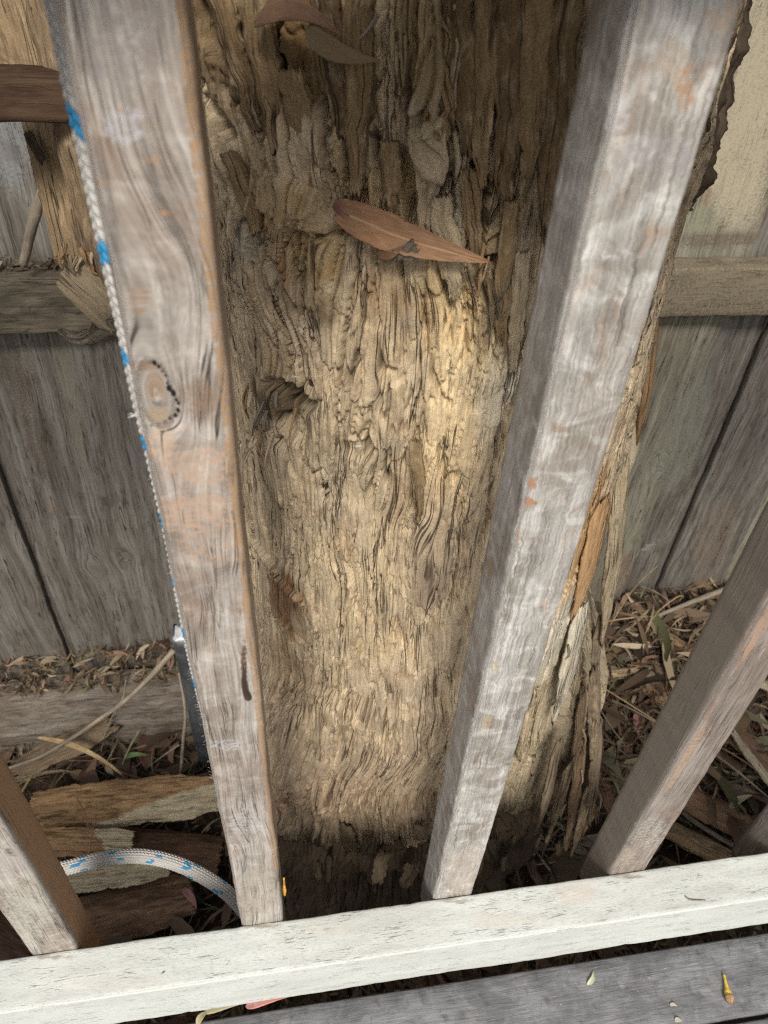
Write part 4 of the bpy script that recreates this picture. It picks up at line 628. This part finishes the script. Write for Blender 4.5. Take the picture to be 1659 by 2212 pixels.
def gleaf(a, b, hw, mat, label, up=(.03, .03), **k): leaf('leaf', gp(*a, up[0]), gp(*b, up[1]), np.array([random.uniform(-.3, .3), -.4, 1]), hw, mat, dict(label=label, category='leaf'), **k)
gleaf((1372, 1540), (1392, 1612), .0055, m_leafp, 'dusty pink leaf in the litter beside the right baluster', sick=-.08, s=71)
gleaf((1576, 1745), (1626, 1718), .006, m_leafg, 'olive dry leaf above the tan wood splinter', up=(.06, .07), sick=.1, s=72)
gleaf((78, 1593), (290, 1700), .0045, m_straw, 'very long curved straw coloured leaf left of the stake', up=(.11, .05), sick=.10, s=73, nl=40)
gleaf((372, 1650), (390, 1600), .006, m_leafd, 'curled brown leaf at the foot of the stake', up=(.02, .04), sick=.2, s=74)
gleaf((192, 1690), (212, 1630), .008, m_leafd, 'broad brown leaf propped in the left litter', up=(.03, .05), sick=.05, s=75)
gleaf((262, 1640), (320, 1632), .005, m_green, 'fresh green sprig leaf in the left litter', up=(.03, .03), sick=.1, s=76)
gleaf((395, 1920), (425, 1965), .006, m_leafp, 'dull red leaf right of the wide brown bark', up=(.09, .08), sick=.1, s=77)
gleaf((412, 1895), (438, 1905), .006, m_green, 'dull green leaf under the rope near the knotty baluster', up=(.09, .08), sick=.1, s=78)
# ------------------------------------------------------------------ loose litter nobody could count
lr = np.random.RandomState(11)
def scatter(n, box, zf, lmin, lmax, wr, flat=.5, z_up=.012):
    x = lr.uniform(box[0], box[1], n); y = lr.uniform(box[2], box[3], n); L = lmin + (lmax - lmin) * lr.rand(n) ** 2; az = lr.rand(n) * 2 * np.pi; el = lr.randn(n) * .28 * (1 - flat * .5); roll = lr.randn(n) * .6
    d = np.stack([np.cos(az) * np.cos(el), np.sin(az) * np.cos(el), np.sin(el)], 1); sv = np.stack([-np.sin(az), np.cos(az), 0 * az], 1); up = np.cross(d, sv); sv2 = sv * np.cos(roll)[:, None] + up * np.sin(roll)[:, None]; up2 = np.cross(d, sv2)
    c = np.stack([x, y, zf(x, y) + z_up * lr.rand(n) + np.abs(np.sin(el)) * L * .4], 1); w = (L * wr * (.6 + .8 * lr.rand(n)))
    t = np.array([0, .25, .5, .75, 1.]); pr = np.array([.12, .85, 1., .75, .05]); bow = lr.randn(n) * .12; sk_ = lr.randn(n) * .12; cup = lr.rand(n) * .35
    Vv = np.zeros((n, 5, 3, 3)); 
    for i in range(5):
        for j, v in enumerate((-1, 0, 1)):
            Vv[:, i, j] = c + d * ((t[i] - .5) * L)[:, None] + sv2 * (v * pr[i] * w + sk_ * L * (1 - (2 * t[i] - 1) ** 2))[:, None] + up2 * (bow * L * (1 - (2 * t[i] - 1) ** 2) + cup * w * pr[i] * abs(v))[:, None]
    F = []; b = np.arange(n) * 15
    for i in range(4):
        for j in range(2): F.append(np.stack([b + i * 3 + j, b + i * 3 + j + 1, b + (i + 1) * 3 + j + 1, b + (i + 1) * 3 + j], 1))
    uv = np.stack(np.broadcast_arrays(np.array([-1, 0, 1])[None, None] * w[:, None, None] + x[:, None, None] * 3, t[None, :, None] * L[:, None, None] + y[:, None, None] * 3), -1).reshape(-1, 2)
    pal = np.array([(.22, .15, .09), (.14, .095, .06), (.34, .26, .17), (.09, .062, .042), (.42, .34, .24), (.22, .125, .09), (.26, .24, .15), (.12, .12, .06), (.18, .12, .075), (.30, .185, .13)])
    tn = np.concatenate([np.repeat(pal[lr.choice(10, n, p=[.16, .17, .10, .17, .06, .09, .06, .03, .12, .04])] * (.5 + .5 * lr.rand(n, 1)), 15, 0), np.ones((n * 15, 1))], 1)
    return Vv.reshape(-1, 3), np.concatenate(F), uv, tn
m_lit = leafm('mixed_litter', (.25, .16, .10), (.2, .12, .07), .75)
def stuff(name, geo, label): V, F, uv, tn = geo; mesh_obj(name, V, F, m_lit, uv, tn, None, kind='stuff', label=label, category='leaf litter')
stuff('leaf_litter', scatter(6000, (-.68, 1.3, -.02, .70), ground_z, .005, .042, .11, z_up=.02), 'brown leaf and bark litter covering the ground round the tree')
stuff('straw_litter', scatter(7000, (-.68, 1.3, -.02, .70), lambda x, y: ground_z(x, y) + .008, .01, .11, .02), 'thin dry stems and needles tangled over the ground litter')
stuff('bark_chips', scatter(900, (-.62, 1.25, .0, .69), lambda x, y: ground_z(x, y) + .018, .015, .10, .20, flat=1.2), 'torn bark chips and broad dead leaves lying over the ground litter')
stuff('bark_strips', scatter(170, (.35, 1.15, .05, .68), lambda x, y: ground_z(x, y) + .03, .06, .20, .07, flat=1.3), 'long torn strips of bark strewn behind the right balusters')
stuff('litter_pile', scatter(3000, (.42, 1.1, .30, .70), lambda x, y: ground_z(x, y) + .02, .01, .08, .045), 'heap of dry stems and bark bits at the right fence foot')
stuff('sleeper_litter', scatter(1100, (-.62, -.05, .645, .70), lambda x, y: -.53 + .045 * ss(.64, .70, y) + .008 * fb(x * 20, y * 20, 5), .004, .045, .08, z_up=.012), 'small leaf crumbs banked on the sleeper against the palings')
stuff('rail_litter', scatter(260, (-.35, -.06, .672, .70), lambda x, y: .285 + 0 * x, .004, .022, .15, z_up=.004), 'leaf crumbs lying on the left fence rail')
stuff('gap_litter', scatter(1500, (-.35, .65, -.06, .03), lambda x, y: -.19 + .02 * fb(x * 12, y * 12, 9) - .8 * np.clip(y, 0, 1), .006, .045, .10), 'leaves packed under the edge of the deck and rail')

# ------------------------------------------------------------------ small things on deck and rail
dz = lambda x, y, u=.001: at(x, y, Z=-.09 + u)
leaf('leaf', dz(1269, 2128), dz(1281, 2097), np.array([0, 0, 1]), .0022, m_leafg, dict(label='tiny pale green leaf alone on the dark deck board', category='leaf'), lambda l, v, V: np.tile([.42, .44, .28, .8], (len(l), 1)), sick=-.12, s=81, fold=.4)
leaf('leaf', at(438, 2186, Z=-.086), at(538, 2164, Z=-.080), np.array([0, -.3, 1]), .0045, m_leafg, dict(label='green edged leaf poking from the gap under the rail', category='leaf'), None, sick=.05, s=82)
leaf('leaf', at(530, 2175, Z=-.084), at(628, 2152, Z=-.080), np.array([0, -.3, 1]), .0045, m_leafp, dict(label='red blotched leaf poking from the gap under the rail', category='leaf'), lambda l, v, V: np.concatenate([np.tile([.42, .17, .13], (len(l), 1)), (.9 * ss(.2, .5, l))[:, None]], 1), sick=.05, s=83)
leaf('leaf', at(425, 2215, Z=-.087), at(452, 2184, Z=-.085), np.array([0, -.3, 1]), .003, m_leafg, dict(label='short green leaf tip at the bottom edge under the rail', category='leaf'), None, s=84)
for i, (x, y, r) in enumerate(((1455, 2172, .0020), (1465, 2205, .0026))): 
    leaf('flake', dz(x - 8, y - 1), dz(x + 8, y + 2), np.array([0, 0, 1]), r * .8, m_straw, dict(label=('small tan flake on the deck left of the yellow bud', 'pale round flake near the bottom edge of the deck board')[i], category='flake'), lambda l, v, V: np.tile([.42, .37, .30, .9], (len(l), 1)), s=85 + i, fold=.1)
bud = empty('gum_bud', label='yellow gum bud with a brown base lying on the deck board', category='bud')
a, b = dz(1564, 2106, .003), dz(1577, 2166, .0045); q = lambda t: a + (b - a) * t
V, F, uv = tube([q(0), q(.25), q(.45), q(.62), q(.76)], [.0011, .0013, .0018, .0031, .0034], 14, 8, .08); mesh_obj('bud_cap', V, F, m_yel, uv, None, bud)
V, F, uv = tube([q(.74), q(.82), q(.93), q(1.02)], [.0036, .0042, .0036, .0015], 14, 8, .5); mesh_obj('bud_base', V, F, m_tan, uv, None, bud)
twig('stalk', [q(.95) + np.array([.001, 0, 0]), q(1.06) + np.array([.004, 0, -.001])], [.0012, .0006], m_stem, bud, 6)
twig('twig', [at(1480, 1936, Z=.0008), at(1492, 1944, Z=.001), at(1524, 1945, Z=.0008)], [.0006, .0007, .0004], m_twig, None, 5, label='tiny bent twig on top of the cream rail', category='twig')
o = at(613, 1897, Y=.012); e = at(615, 1934, Y=.012); V, F, uv = tube([o, o + (e - o) * .4, o + (e - o) * .7, e], [.0008, .0010, .0019, .0008], 9, 6, .1); mesh_obj('orange_bud', V, F, plain('orange_bud_skin', (.62, .33, .04), .5, .3, 300, .3), uv, None, None, label='small orange bud stuck to the right side of the knotty baluster foot', category='bud')
for i in range(40):
    pass
sp_ = []
for i in range(34):
    x = random.uniform(-.2, .47); y = random.uniform(-.103, -.045); r = random.uniform(.0002, .0006); c = np.array([x, y, -.0898]); a_ = np.linspace(0, 2 * np.pi, 6)[:-1]; V = np.concatenate([np.stack([c[0] + r * np.cos(a_), c[1] + r * np.sin(a_), 0 * a_ + c[2]], 1), [c + [0, 0, r * .6]]]); k = np.arange(5); sp_.append((V, np.stack([k, (k + 1) % 5, np.full(5, 5)], 1), V[:, :2] * 1.))
join('deck_specks', sp_, m_lit, None, [np.array([.6, .58, .5, 1])] * 34, kind='stuff', label='pale grit specks scattered on the deck board', category='grit')
